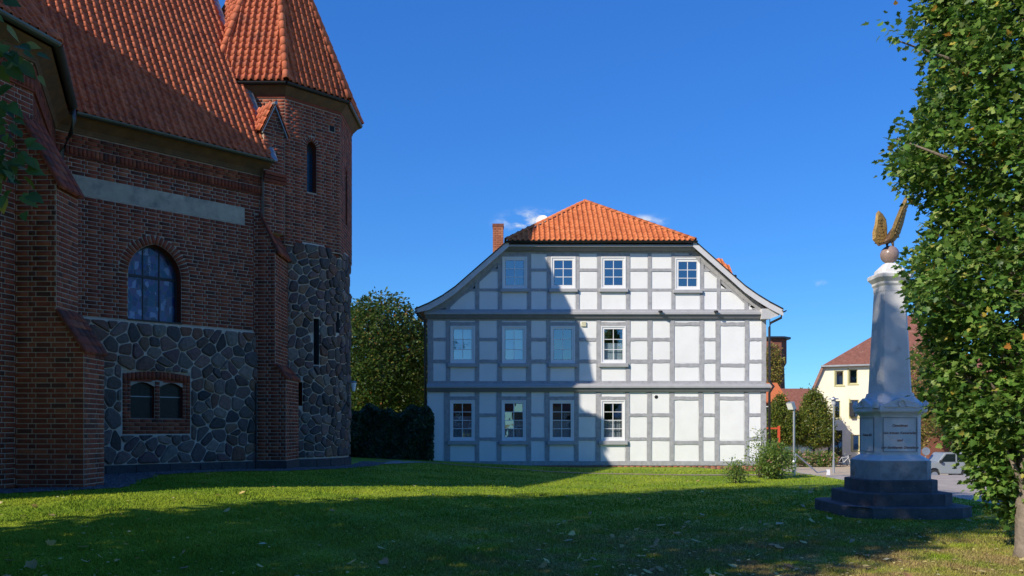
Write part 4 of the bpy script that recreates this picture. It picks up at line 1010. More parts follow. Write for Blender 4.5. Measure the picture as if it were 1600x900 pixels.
# posts: (left, right) photo columns
PG = [(694, 703), (742, 749), (776, 783.5), (822, 830), (851, 858.5), (897, 904), (931, 938.5), (977, 983.5), (1011, 1018), (1046, 1053), (1091.5, 1098.5), (1116.5, 1123.7), (1163, 1169.7), (1188.5, 1197)]
PU = [(668, 677), (697, 703.5), (742.5, 749), (777, 784), (822.5, 830), (853.7, 860), (898.5, 905), (932, 938.7), (978, 984.4), (1011.7, 1018.6), (1046.6, 1053.7), (1092.6, 1099.7), (1118, 1125), (1163.5, 1170), (1190, 1197)]
PT = [(697.5, 703.3), (742.7, 749), (778, 784.5), (824, 830), (854.5, 860.5), (899.5, 905), (933, 939), (978, 984), (1012, 1018), (1049, 1054.5), (1094, 1099.5), (1120, 1125.5), (1163, 1169)]
def storey(posts, top, bot, wide, rails, lint, silly, winf, blank):
    for (a, b) in posts: timber(hx(a), hx(b), hz(bot), hz(top), 'post')
    for i in range(len(posts) - 1):
        a, b = posts[i][1], posts[i + 1][0]
        if i in wide:
            l0, l1 = lint; s0, s1 = silly
            panel(rect(a, b, top, l0)); timber(hx(a), hx(b), hz(l1), hz(l0), 'rail')
            panel(rect(a, b, s1, bot))
            if i in blank: timber(hx(a), hx(b), hz(s1), hz(s0), 'rail'); panel(rect(a, b, l1, s0))
            else: winf(a, b, i); timber(hx(a), hx(b), hz(s1), hz(s0 - .6), 'rail'); sill(a - 3.4, b + 3.4, s0 - .2, s1 + .3)
        else:
            ys = [top] + [v for r in rails for v in r] + [bot]
            for k in range(0, len(ys), 2): panel(rect(a, b, ys[k], ys[k + 1]))
            for r in rails: timber(hx(a), hx(b), hz(r[1] + random.uniform(-.4, .4)), hz(r[0]), 'rail')
def wg(a, b, i): window(a + .2, b - .2, 625.2, 688.6, 2, 4, a + 5.2, b - 5.2, 630.5, 683, curtain=(.52 if i != 0 else .62, 'c'))
def wu(a, b, i): window(a + .2, b - .2, 509.2, 567.6, 2, 3, a + 5.2, b - 5.2, 514.3, 562, curtain={1: (1, 'b'), 3: (.98, 'b'), 7: (.55, 'b')}.get(i))
storey(PG, 612, 720.5, {0, 2, 4, 6, 9, 11}, [(646, 651), (683.6, 688.5)], (619.5, 625), (688.8, 694.6), wg, {9, 11})
storey(PU, 498.5, 595.5, {1, 3, 5, 7, 10, 12}, [(528, 533), (562, 567.5)], (503.5, 509), (568, 573.4), wu, {10, 12})
# plain rendered strip beside the ivy, ground floor left
panel(rect(668, 694, 612, 722)); timber(hx(694), hx(1197), hz(727), hz(720.5), 'sill_beam', .01); panel(rect(668, 694, 722, 729))
timber(hx(668), hx(1197), hz(599.5), hz(595.5), 'rail_beam', .004); timber(hx(668), hx(1197), hz(501), hz(497.5), 'head_beam', .004)
timber(hx(668), hx(1197), hz(612.5), hz(609), 'head_beam', .004)
# gable storey
verge_L = [(650, 486), (672, 476.5), (692, 465.5), (712, 451.5), (795, 379)]
verge_R = [(1080, 379), (1160, 450), (1180, 464), (1198, 475), (1219, 486)]
def slope_at(px):
    for v in (verge_L, verge_R):
        for (a, b), (c, d) in zip(v[:-1], v[1:]):
            if a <= px <= c: return b + (d - b) * (px - a) / (c - a), (d - b) / (c - a), px
    return (379, 0, px) if 795 < px < 1080 else (486, 0, px)
def under(poly_px, margin=16):
    """clip a photo-space polygon to below the verge, then to wall space"""
    cx = sum(p[0] for p in poly_px) / len(poly_px)
    for s in (max(652, min(p[0] for p in poly_px)), cx, min(1217, max(p[0] for p in poly_px))):
        y, g, x = slope_at(s)
        if g == 0: continue
        l = math.hypot(1, g); poly_px = clip(poly_px, g, -1, g * x - y - margin * l)
        if len(poly_px) < 3: return []
    return [(hx(a), hz(b)) for a, b in poly_px]
GT, GBm = 396, 484
def tim_poly(poly, name):
    if len(poly) > 2 and area(poly) > .004: MB().xz(poly, TF - random.uniform(0, .006), PB - .02).build(name, mt_timber, house)
for (a, b) in PT: tim_poly(under([(a, GT), (b, GT), (b, GBm), (a, GBm)], 12), 'post')
cols_ = [(655, 697.5)] + [(PT[i][1], PT[i + 1][0]) for i in range(len(PT) - 1)] + [(1169, 1212)]
for i, (a, b) in enumerate(cols_):
    if i in (3, 5, 7, 10):
        l0, l1 = (396.2, 401) ; s0, s1 = (451.6, 456.4)
        if i == 10: l0, l1, s0, s1 = 398, 403, 453.4, 458
        pq = under([(a, GT), (b, GT), (b, l0), (a, l0)]); 
        if len(pq) > 2: panel(pq)
        tim_poly(under([(a, l0), (b, l0), (b, l1), (a, l1)], 8), 'rail')
        panel([(hx(a), hz(GBm)), (hx(b), hz(GBm)), (hx(b), hz(s1)), (hx(a), hz(s1))])
        tim_poly([(hx(a), hz(s1)), (hx(b), hz(s1)), (hx(b), hz(s0 - .4)), (hx(a), hz(s0 - .4))], 'rail'); sill(a - 3, b + 3, s0 - .2, s1 + .3)
        window(a + .2, b - .2, l1 + .2, s0 - .4, 2, 3, a + 5.4, b - 5.4, l1 + 6, s0 - 6, chamfer=(i == 10))
    else:
        ys = [GT, 419.8, 424, 451, 455, GBm]
        for k in (0, 2, 4):
            q = under([(a, ys[k]), (b, ys[k]), (b, ys[k + 1]), (a, ys[k + 1])])
            if len(q) > 2: panel(q)
        for k in (1, 3): tim_poly(under([(a, ys[k]), (b, ys[k]), (b, ys[k + 1]), (a, ys[k + 1])], 14), 'rail')
timber(hx(790), hx(1085), hz(396.3), hz(391), 'head_beam', .003); timber(hx(668), hx(1197), hz(486.5), hz(483.5), 'foot_beam', .004)
for v, nm in ((verge_L, 'rafter'), (verge_R, 'rafter')):     # sloping timber under the verge
    up = [(hx(a), hz(b + 6)) for a, b in v]; dn = [(hx(a), hz(b + 22)) for a, b in v]
    if v is verge_L: up[0] = (hx(668), hz(484)); dn[0] = (hx(690), hz(486)); up[1] = (hx(675), hz(481)); dn[1] = (hx(700), hz(482))
    else: up[-1] = (hx(1197), hz(484)); dn[-1] = (hx(1176), hz(486)); up[-2] = (hx(1192), hz(480)); dn[-2] = (hx(1170), hz(482))
    for i in range(len(v) - 1): MB().xz([up[i], up[i + 1], dn[i + 1], dn[i]], HY + .012, PB).build('gable_backing', mt_timber, house)
    for i in range(len(v) - 1):
        m2 = [(hx(a), hz(b + 17)) for a, b in v]
        if v is verge_L: m2[0] = (hx(684), hz(486)); m2[1] = (hx(693), hz(482))
        else: m2[-1] = (hx(1182), hz(486)); m2[-2] = (hx(1174), hz(482))
        MB().xz([up[i], up[i + 1], m2[i + 1], m2[i]], TF - .012 - .002 * i, HY + .010).build('rafter', mt_timber, house)
# storey cornices and eaves
def cornice(px0, px1, py0, py1, proj, name='cornice'):
    z1, z0 = hz(py0), hz(py1); h = z1 - z0; y = HY - .028
    prof = [(y, z1), (y - proj * .35, z1), (y - proj * .42, z1 - h * .28), (y - proj, z1 - h * .36), (y - proj, z1 - h * .58), (y - proj * .62, z1 - h * .66), (y - proj * .45, z1 - h * .9), (y - proj * .3, z0), (y, z0)]
    z5 = z1 - h * .52
    up = [(y, z1), (y - proj * .45, z1), (y - proj * .5, z1 - h * .2), (y - proj, z1 - h * .28), (y - proj, z5), (y, z5)]
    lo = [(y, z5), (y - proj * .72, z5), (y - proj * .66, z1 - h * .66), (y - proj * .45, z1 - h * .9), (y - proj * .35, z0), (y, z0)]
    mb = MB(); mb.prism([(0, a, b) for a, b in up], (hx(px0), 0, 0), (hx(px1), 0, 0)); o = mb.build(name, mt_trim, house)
    mb = MB(); mb.prism([(0, a, b - .002) for a, b in lo], (hx(px0) + .02, 0, 0), (hx(px1) - .02, 0, 0)); mb.build(name + '_moulding', mt_shadetrim, house); return o  # lower half of the cornice painted dark to stand for its shadow
cornice(667.5, 1203, 599.6, 612.2, .19); cornice(664, 1187, 485.6, 498.2, .20)
mb = MB(); mb.prism([(hx(1187), HY - .34, hz(484)), (hx(1219), HY - .34, hz(484)), (hx(1214), HY - .3, hz(494)), (hx(1200), HY - .26, hz(499.5)), (hx(1187), HY - .26, hz(499.5))], (0, 0, 0), (0, .3, 0)); mb.build('eaves_box', mt_board, house)
cornice(786, 1086, 382.6, 393, .34, 'eaves_fascia')
gut([(hx(788), HY - .46, hz(380.2)), (hx(1086), HY - .46, hz(380.2))], .075, 'gutter', mt_dgut, house)
for px in (1030, 1116): MB().lathe((hx(px), HY - .31, hz(489.5)), [(.09, 0), (.09, .05), (.05, .07)], 10).build('soffit_spot', mt_dgut, house)
MB().box(hx(908.5), hx(916), HY - .06, HY + .01, hz(510.5), hz(503)).build('vent_box', M('cream_plastic', (.62, .60, .42), bump=0), house, bevel=.01)
mb = MB(); mb.prism([(hx(1025.5) + .075 * math.cos(k * math.pi / 6), 0, hz(620.3) + .075 * math.sin(k * math.pi / 6)) for k in range(12)], (0, HY - .012, 0), (0, HY - .002, 0)); mb.build('round_vent', mt_dgut, house)
# barge boards
for v in (verge_L, verge_R):
    for i in range(len(v) - 1):
        (a, b), (c, d) = v[i], v[i + 1]
        MB().xz([(hx(a), hz(b)), (hx(c), hz(d)), (hx(c), hz(d + 9.6)), (hx(a), hz(b + (9.6 if not (v is verge_L and i == 0) else 5)))], HY - .40, HY - .36).build('barge_board', mt_board, house)
        MB().xz([(hx(a), hz(b - 2.2)), (hx(c), hz(d - 2.2)), (hx(c), hz(d - .1)), (hx(a), hz(b - .1))], HY - .43, HY + .02).build('verge_edge', mt_dgut, house)
        MB().xz([(hx(a), hz(b + .2)), (hx(c), hz(d + .2)), (hx(c), hz(d + 3)), (hx(a), hz(b + 3))], HY - .358, HY + .0).build('soffit', mt_board, house)
# roof planes
HB = HY + 15
def hroof(pts): return plane_obj('roof_slope', pts, mt_oldtile, house, .12)
RR = Vector((hx(914) * 37.2 / HY, 37.2, wz(315, 37.2))); RB = Vector((RR.x, HB - 3, RR.z))
for v in (verge_L, verge_R):
    for (a, b), (c, d) in zip(v[:-1], v[1:]):
        p = [Vector((hx(a), HY + .021, hz(b - 2))), Vector((hx(c), HY + .021, hz(d - 2))), Vector((hx(c), HB, hz(d - 2))), Vector((hx(a), HB, hz(b - 2)))]; hroof(p)
HLp = Vector((hx(791), HY - .42, hz(379.5))); HRp = Vector((hx(1083), HY - .42, hz(379.5)))
hroof([Vector((hx(795), HY + .03, hz(377))), RR, RB, Vector((hx(795), HB, hz(377)))]); hroof([RR, Vector((hx(1080), HY + .03, hz(377))), Vector((hx(1080), HB, hz(377))), RB])
hip = plane_obj('half_hip', [HLp, HRp, RR], mt_under, house)
htiles = Pieces(*tile_template(.207, .30, .022, .05)); hcaps = Pieces(*cap_template(.1, .40))
ux = Vector((1, 0, 0)); nrm = (HRp - HLp).cross(RR - HLp).normalized(); nrm = nrm if nrm.z > 0 else -nrm; uy = nrm.cross(ux); Lh = (HRp - HLp).length; ap = ((RR - HLp).x, (RR - HLp).dot(uy))
tile_roof(htiles, HLp - uy * .04, ux, uy, int(Lh / .207), int(ap[1] / .245) + 1, lambda s, v: v < ap[1] and ap[0] * v / ap[1] - .03 < s < Lh + (ap[0] - Lh) * v / ap[1] + .03, True, hip, w=.207, g=.245)
cap_line(hcaps, HLp + nrm * .02, RR, Vector((-.5, -.2, 1)), True, hip); cap_line(hcaps, HRp + nrm * .02, RR, Vector((.5, -.2, 1)), True, hip); cap_line(hcaps, RR, RB, Vector((0, 0, 1)), True, hip)
htiles.build('roof_tile', 'tile_covering', mt_htile, house, 300); hcaps.build('hip_tile', 'hip_covering', mt_htile, house, 80)
# body of the house behind the front: side walls, back, floor, rooms
for x0, x1 in ((hx(668), hx(668) + .2), (hx(1197) - .2, hx(1197))): MB().box(x0, x1, PB, HB - .3, -2.0, hz(484)).build('side_wall', mt_white, house)
MB().box(hx(668), hx(1197), HB - .3, HB - .1, -2.0, hz(484)).build('back_wall', mt_white, house)
MB().xz([(hx(690), hz(484)), (hx(1176), hz(484)), (hx(1080), hz(384)), (hx(795), hz(384))], HB - .3, HB - .1).build('back_gable', mt_white, house)
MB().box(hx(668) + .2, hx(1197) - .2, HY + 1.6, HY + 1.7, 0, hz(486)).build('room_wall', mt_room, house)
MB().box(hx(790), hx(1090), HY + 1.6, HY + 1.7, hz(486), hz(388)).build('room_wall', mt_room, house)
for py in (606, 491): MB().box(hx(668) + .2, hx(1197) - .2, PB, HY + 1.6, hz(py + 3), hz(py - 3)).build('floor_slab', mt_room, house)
# low brick plinth, real bricks
MB().box(hx(669), hx(1196), HY - .004, HY + .16, -2.0, hz(727.2)).build('plinth_wall', mt_mortar, house)
hb = Pieces(BV, BF); frH = Frame((hx(669), HY - .004), (1, 0)); z = hz(727.3) - .078
while z > -.3:
    u = random.uniform(0, .25) - .25
    while u < hx(1196) - hx(669) - .02:
        a = max(0, u); b = min(u + .25, hx(1196) - hx(669)); u += .25
        if b - a > .04: hb.add(frH.mat((a + b) / 2, z + .005, -.003, b - a - .012, .066, .012), True, house)
    z -= .078
hb.build('brick', 'brickwork', M('plinth_brick', [(.36, .13, .08), (.42, .17, .11), (.30, .11, .08)], rough=.85, var=.3), house, 120)
# rainwater pipes
gut([(hx(651), HY - .5, hz(487)), (hx(651), HB, hz(487))], .08, 'gutter', mt_dgut, house); gut([(hx(1220), HY - .5, hz(487)), (hx(1220), HB, hz(487))], .08, 'gutter', mt_dgut, house)
MB().tube([(hx(653), HY - .3, hz(489)), (hx(654), HY - .3, hz(494)), (hx(664.5), HY - .1, hz(501)), (hx(664.8), HY - .08, hz(560)), (hx(664.8), HY - .08, .1)], .05).build('downpipe', mt_dgut, house, smooth=True)
MB().tube([(hx(1218), HY - .3, hz(488)), (hx(1217), HY - .3, hz(498)), (hx(1203), HY - .12, hz(505)), (hx(1201), HY - .1, hz(512)), (hx(1201), HY - .1, hz(596)), (hx(1206.5), HY - .2, hz(604)), (hx(1201), HY - .1, hz(614)), (hx(1201), HY - .1, -.25)], .05).build('downpipe', mt_dgut, house, smooth=True)
# chimney, dish, dormer
ch = MB(); cy = 39.0; ch.box(wx(770, cy), wx(786.5, cy), cy, cy + .6, 7.5, wz(351, cy)); ch.box(wx(769.4, cy), wx(787.2, cy), cy - .03, cy + .63, wz(353.5, cy), wz(349.5, cy)); chm = ch.build('chimney', mt_fbrick, house)
cb = Pieces(BV, BF); frC = Frame((wx(770, cy), cy), (1, 0)); z = 8.2; r = 0; Wc = wx(786.5, cy) - wx(770, cy)
while z < wz(354, cy):
    u = -.12 * (r % 2)
    while u < Wc - .02:
        a, b = max(0, u), min(u + .24, Wc); u += .24
        if b - a > .03: cb.add(frC.mat((a + b) / 2, z, -.002, b - a - .012, .07, .012), True, chm)
    z += .083; r += 1
cb.build('brick', 'brickwork', M('chimney_brick', [(.42, .16, .08), (.36, .13, .07), (.47, .2, .11)], rough=.85, var=.25), house, 90)
dcy = 40.0; dc = Vector((wx(847, dcy), dcy, wz(346, dcy))); mb = MB()
dd = Vector((-.25, -1, .35)).normalized(); sx_ = dd.cross(Vector((0, 0, 1))).normalized(); sz_ = sx_.cross(dd); V = [dc - dd * .0]; Fc = []
for ri, dep in ((.16, .02), (.30, .07)):
    for k in range(16): V.append(dc + (sx_ * math.cos(k * math.pi / 8) + sz_ * math.sin(k * math.pi / 8)) * ri + dd * dep)
for k in range(16): Fc += [(0, 1 + k, 1 + (k + 1) % 16), (1 + k, 17 + k, 17 + (k + 1) % 16, 1 + (k + 1) % 16)]
dish = mesh_obj('satellite_dish', V, Fc, mt_wpaint, house, smooth=True)
MB().tube([dc - dd * .01, dc - dd * .15, dc - dd * .15 + Vector((0, .1, -1.4))], .025, 6).build('bracket', mt_steel, house)
dy0, dy1 = 38.2, 40.6; D = lambda px, py, y: (wx(px, y), y, wz(py, y))
dm = MB(); xr = wx(1147, dy0); zr = wz(432, dy0); xl_ = 7.6; zt_ = wz(404, 39.4); ym = (dy0 + dy1) / 2
dm.add([(xr, dy0, zr), (xr, dy1, zr), (wx(1128, ym), ym, zt_), (xl_, dy0, zr), (xl_, dy1, zr), (xl_, ym, zt_)], [(0, 2, 5, 3), (1, 4, 5, 2), (0, 1, 2), (0, 3, 4, 1)]); dmr = dm.build('dormer_roof', mt_htile, house)
dt = Pieces(*tile_template(.207, .30, .022, .05)); a = Vector((xl_, dy0, zr)); b = Vector((xr, dy0, zr)); c = Vector((wx(1128, ym), ym, zt_)); uyd = Vector((0, ym - dy0, zt_ - zr)).normalized(); Hd = Vector((0, ym - dy0, zt_ - zr)).length
tile_roof(dt, a, (1, 0, 0), uyd, int((xr - xl_) / .207), int(Hd / .245), lambda s, v: s < (xr - xl_) - (xr - c.x) * v / Hd + .02, True, dmr, w=.207, g=.245); dt.build('dormer_tile', 'dormer_covering', mt_htile, house, 60)
MB().box(xl_, xr - .25, dy0 + .2, dy1 - .2, 7.0, zr).build('dormer_cheek', mt_board, house); MB().tube([(xr + .03, dy0 - .1, zr), (xr + .03, dy1 + .1, zr)], .07).build('dormer_gutter', mt_dgut, house)

# ------------------------------------------------------------------ monument
MC = (.4413 * 16.0, 16.0)
mon = root('war_memorial', (MC[0], MC[1], 0), 'pale stone obelisk memorial on dark stepped base with gilded eagle', 'memorial')
def chsq(h, k): 
    return [(-h + k, -h), (h - k, -h), (h, -h + k), (h, h - k), (h - k, h), (-h + k, h), (-h, h - k), (-h, -h + k)]
def stack(levels, name, mat, bevel=0, parent=mon):
    V = []; Fc = []
    for (h, k, z) in levels: V += [(MC[0] + x, MC[1] + y, z) for x, y in chsq(h, k)]
    for i in range(len(levels) - 1):
        for j in range(8): Fc.append((i * 8 + j, i * 8 + (j + 1) % 8, (i + 1) * 8 + (j + 1) % 8, (i + 1) * 8 + j))
    Fc += [tuple(range(8))[::-1], tuple(range(8 * (len(levels) - 1), 8 * len(levels)))]
    return mesh_obj(name, V, Fc, mat, parent)
stack([(1.12, .34, -.25), (1.12, .34, .19), (1.105, .245, .205)], 'step', mt_step)
stack([(.865, .26, .2), (.865, .26, .415), (.85, .255, .428)], 'step', mt_step)
stack([(.668, .20, .42), (.668, .20, .64), (.655, .198, .653)], 'step', mt_step)
stack([(.571, .15, .645), (.571, .15, .985), (.56, .147, 1.0)], 'base_block', mt_granite2)
stack([(.555, .145, .995), (.53, .14, 1.03), (.49, .125, 1.05), (.46, .115, 1.08), (.44, .11, 1.092)], 'base_moulding', mt_granite)
stack([(.421, .085, 1.088), (.421, .085, 1.80), (.44, .09, 1.84)], 'die', mt_granite)
stack([(.44, .09, 1.836), (.47, .1, 1.865), (.50, .11, 1.875), (.515, .115, 1.90), (.515, .115, 1.935), (.50, .11, 1.95)], 'cornice', mt_granite)
stack([(.40, .09, 1.948), (.40, .09, 2.06), (.34, .07, 2.18), (.325, .065, 2.24)], 'shaft_foot', mt_granite)
stack([(.302, .06, 2.235), (.222, .045, 4.13)], 'shaft', mt_granite)
stack([(.228, .045, 4.125), (.228, .045, 4.22), (.25, .05, 4.26), (.25, .05, 4.30), (.31, .06, 4.375), (.315, .06, 4.43), (.30, .058, 4.45)], 'capital', mt_granite)
stack([(.225, .045, 4.446), (.215, .045, 4.53), (.10, .03, 4.66)], 'capstone', mt_granite)
for k in range(4):                                 # pediments, panels, wreaths on the four sides
    a = k * math.pi / 2; R = Matrix.Rotation(a, 4, 'Z')
    def W(x, y, z): v = R @ Vector((x, y, 0)); return (MC[0] + v.x, MC[1] + v.y, z)
    mb = MB(); pd = [(-.40, 1.95), (.40, 1.95), (.40, 1.985), (.0, 2.145), (-.40, 1.985)]
    mb.add([W(x, -.505, z) for x, z in pd] + [W(x, -.30, z) for x, z in pd], [tuple(range(5)), tuple(range(5, 10))[::-1]] + [(i, 5 + i, 5 + (i + 1) % 5, (i + 1) % 5) for i in range(5)]); mb.build('pediment', mt_granite, mon)
    mb = MB(); pr = MB()
    pts = [W(.062 * math.cos(t * math.pi / 8), -.515, 2.035 + .062 * math.sin(t * math.pi / 8)) for t in range(17)]; mb.tube(pts, .014, 6, cap=False)
    for s in (-1, 1): mb.tube([W(s * .08, -.512, 1.985), W(s * .2, -.512, 1.978), W(s * .32, -.51, 1.972)], [.016, .02, .008], 6)
    mb.build('wreath_relief', mt_granite, mon)
    fr_ = MB(); w_, z0, z1 = .30, 1.165, 1.775         # raised panel frame
    for (x0, x1, za, zb) in ((-w_ - .011, -w_, z0, z1), (w_, w_ + .011, z0, z1), (-w_ - .011, w_ + .011, z1, z1 + .011), (-w_ - .011, w_ + .011, z0 - .011, z0)):
        q = [W(x0, -.419, za), W(x1, -.419, za), W(x1, -.419, zb), W(x0, -.419, zb)]; q2 = [W(x0, -.436, za), W(x1, -.436, za), W(x1, -.436, zb), W(x0, -.436, zb)]
        fr_.add(q + q2, [(4, 5, 6, 7), (0, 4, 7, 3), (1, 2, 6, 5), (0, 1, 5, 4), (3, 7, 6, 2)])
    fr_.build('panel_frame', mt_granite2, mon)
    mb = MB(); mb.lathe((W(.455, -.455, 0)[0], W(.455, -.455, 0)[1], 1.952), [(.06, 0), (.062, .06), (.045, .11), (.02, .135), (.002, .14)], 8); mb.build('acroterion', mt_granite, mon)
def lettering(lines, side, size, z_top, dz):
    for i, s in enumerate(lines):
        cu = bpy.data.curves.new('txt', 'FONT'); cu.body = s; cu.size = size; cu.align_x = 'CENTER'; cu.shear = .22; cu.extrude = .001; cu.offset = .0012
        t = bpy.data.objects.new('txt', cu); COL.objects.link(t); bpy.context.view_layer.update()
        me = bpy.data.meshes.new_from_object(t.evaluated_get(bpy.context.evaluated_depsgraph_get())); bpy.data.objects.remove(t); me.materials.clear(); me.materials.append(mt_letter)
        o = bpy.data.objects.new('lettering', me)
        if side == 'front': o.matrix_basis = Matrix.Translation((MC[0], MC[1] - .4235, z_top - i * dz)) @ Matrix.Rotation(math.pi / 2, 4, 'X')
        else: o.matrix_basis = Matrix.Translation((MC[0] - .4235, MC[1], z_top - i * dz)) @ Matrix.Rotation(-math.pi / 2, 4, 'Z') @ Matrix.Rotation(math.pi / 2, 4, 'X')
        put(o, mon)
lettering(['Gewidmet', 'von treuen Kameraden', 'und', 'der dankbaren Gemeinde'], 'front', .066, 1.615, .133); lettering(['Denkmal 1870'], 'left', .066, 1.44, .13)
mb = MB(); mb.lathe((MC[0], MC[1], 4.83), [(.002, -.168)] + [(.168 * math.cos(t * math.pi / 12), .168 * math.sin(t * math.pi / 12)) for t in range(-5, 6)] + [(.002, .168)], 24); mb.build('ball', mt_ball, mon, smooth=True)
# eagle with raised wings on the ball
eg = root('gilded_eagle', (MC[0], MC[1], 4.99), 'gilded eagle with raised wings perched on the memorial ball', 'sculpture')
E0 = Vector((MC[0], MC[1], 4.99)); hd = Vector((.85, .53, 0)).normalized(); sd = Vector((hd.y, -hd.x, 0))
def E(f, s, z): return E0 + hd * f + sd * s + Vector((0, 0, z))
mb = MB(); mb.tube([E(-.16, 0, .06), E(-.07, 0, .09), E(.02, 0, .15), E(.10, 0, .25), E(.13, 0, .32), E(.17, 0, .36), E(.22, 0, .36), E(.28, 0, .32)], [.02, .06, .085, .08, .055, .05, .036, .006], 10); mb.build('body', mt_bronze, eg, smooth=True)
mb = MB()
for k in range(5): mb.prism([E(-.08, .02 * (k - 2) - .015, .07), E(-.08, .02 * (k - 2) + .015, .07), E(-.25, .03 * (k - 2) + .02, .0), E(-.25, .03 * (k - 2) - .02, .0)], (0, 0, -.006), (0, 0, .006))
mb.build('tail', mt_bronze, eg)
for s_ in (-1, 1): MB().tube([E(.0, s_ * .05, .1), E(.01, s_ * .06, .03), E(.02, s_ * .06, -.012), E(.07, s_ * .06, -.03)], [.035, .022, .018, .006], 6).build('leg', mt_bronze, eg)
def wing(Ax, outline, quills, mat, off, lean):
    """Ax: direction of the wing's chord; outline in (chord, height); overlapping feathers over a thick blade"""
    Ax = Vector(Ax).normalized(); Nw = Ax.cross(Vector((0, 0, 1))).normalized(); O = E0 + off
    T_ = lambda c, z, d=0: O + Ax * c + Vector((0, 0, z)) + Nw * (d + lean * z)
    mb = MB(); n = len(outline); cc = sum(a for a, b in outline) / n; cz = sum(b for a, b in outline) / n
    V = [T_(a, b, 0) for a, b in outline] + [T_(cc + (a - cc) * .75, cz + (b - cz) * .8, .035) for a, b in outline] + [T_(cc + (a - cc) * .75, cz + (b - cz) * .8, -.035) for a, b in outline]
    Fc = [(i, (i + 1) % n, n + (i + 1) % n, n + i) for i in range(n)] + [(i, 2 * n + i, 2 * n + (i + 1) % n, (i + 1) % n) for i in range(n)] + [tuple(range(n, 2 * n)), tuple(range(2 * n, 3 * n))[::-1]]
    w_ = mb.add(V, Fc).build('wing', mat, eg)
    for (a, b, c, d) in quills:
        for sg in (-1, 1):
            A = Vector((a, b)); B = Vector((c, d)); D_ = (B - A); Pn = Vector((-D_.y, D_.x)).normalized() * .028; M_ = A.lerp(B, .75)
            q = [A - Pn * .7, M_ - Pn, B, M_ + Pn, A + Pn * .7]
            fm_ = MB(); fm_.prism([T_(p.x, p.y, sg * .034) for p in q], Nw * 0, Nw * sg * .014); fm_.build('feather', mat, w_)
# far wing shows its gilded face, near wing is turned almost edge-on
oL = [(a * 1.1, b * 1.12) for a, b in [(.02, .05), (-.06, .03), (-.13, .0), (-.25, .10), (-.255, .22), (-.21, .36), (-.18, .55), (-.13, .60), (-.05, .55), (.02, .46), (.04, .33), (.04, .18)]]
qL = [(-.02 - .02 * i, .12 + .05 * i, -.20 + .012 * i, .06 + .068 * i) for i in range(8)]
wing((1, .25, 0), oL, qL, mt_gold, Vector((-.06, .05, 0)), .0)
oR = [(-.10, .08), (.0, .03), (.10, .08), (.20, .18), (.26, .40), (.27, .66), (.22, .86), (.17, .92), (.06, .70), (-.06, .42), (-.12, .22)]
qR = [(-.04 + .02 * i, .20 + .06 * i, .15 + .012 * i, .14 + .085 * i) for i in range(8)]
wing((.75, .66, 0), oR, qR, mt_gold, Vector((0.02, -.04, .02)), .22)

# ------------------------------------------------------------------ foliage
def unit(v): return v / np.maximum(np.linalg.norm(v, axis=-1, keepdims=True), 1e-6)
LOBED = [(0, 0), (.16, .10), (.46, .08), (.36, .30), (.60, .52), (.30, .56), (.24, .80), (0, 1.05), (-.24, .80), (-.30, .56), (-.60, .52), (-.36, .30), (-.46, .08), (-.16, .10)]
HEART = [(0, 0), (.28, -.06), (.44, .22), (.36, .55), (.14, .85), (0, 1.08), (-.14, .85), (-.36, .55), (-.44, .22), (-.28, -.06)]
OVAL = [(0, 0), (.26, .3), (.20, .68), (0, 1.0), (-.20, .68), (-.26, .3)]
RHOMB = [(0, 0), (.36, .45), (0, 1.0), (-.36, .45)]
def leaf_tpl(outl, fold=.12):
    """outline in the leaf plane (x across, y along); slight fold along the midrib"""
    V = [(0, .42, -.0)] + [(x, y, abs(x) * fold * 2 - .05 * (y - .4) ** 2) for x, y in outl]; n = len(outl)
    return np.array(V, float), np.array([(0, 1 + i, 1 + (i + 1) % n) for i in range(n)])
T_LOB, T_HEART, T_OVAL = leaf_tpl(LOBED), leaf_tpl(HEART), leaf_tpl(OVAL)
T_RH = (np.array([(x, y, abs(x) * .25) for x, y in RHOMB]), np.array([(0, 1, 2), (0, 2, 3)]))
def leaf_mesh(name, pos, along, normal, size, tpl, mat):
    """pos, along, normal (N,3), size (N,): one joined mesh of leaves"""
    V, Fc = tpl; y = unit(along); z = unit(normal - (normal * y).sum(-1, keepdims=True) * y); x = np.cross(y, z)
    P = pos[:, None] + size[:, None, None] * (V[None, :, 0:1] * x[:, None] + V[None, :, 1:2] * y[:, None] + V[None, :, 2:3] * z[:, None])
    Fc = Fc[None] + (np.arange(len(pos)) * len(V))[:, None, None]
    return np_mesh(name, P.reshape(-1, 3), Fc.reshape(-1, 3), mat)
def stuff(name, me, parent, label=None, cat=None):
    o = put(bpy.data.objects.new(name, me), parent); o['kind'] = 'stuff'
    if label: tag(o, label, cat)
    return o
def sprigs(cent, axis, n, spread, size, up=.35, droop=.0, r=None):
    """leaves in small sprays round each centre, pointing outwards"""
    N = len(cent); k = n
    c = np.repeat(cent, k, 0); ax = np.repeat(axis, k, 0); off = rng.normal(size=(N * k, 3)); t = rng.uniform(-1, 1, (N * k, 1))
    pos = c + off * spread * .55 + ax * t * spread
    al = unit(ax * .7 + off * .65 + np.array([0, 0, -.35 - droop])); nm = unit(ax * .45 + np.array([0, 0, up + .35]) + rng.normal(size=(N * k, 3)) * .5)
    return pos, al, nm, size * rng.uniform(.65, 1.25, N * k)
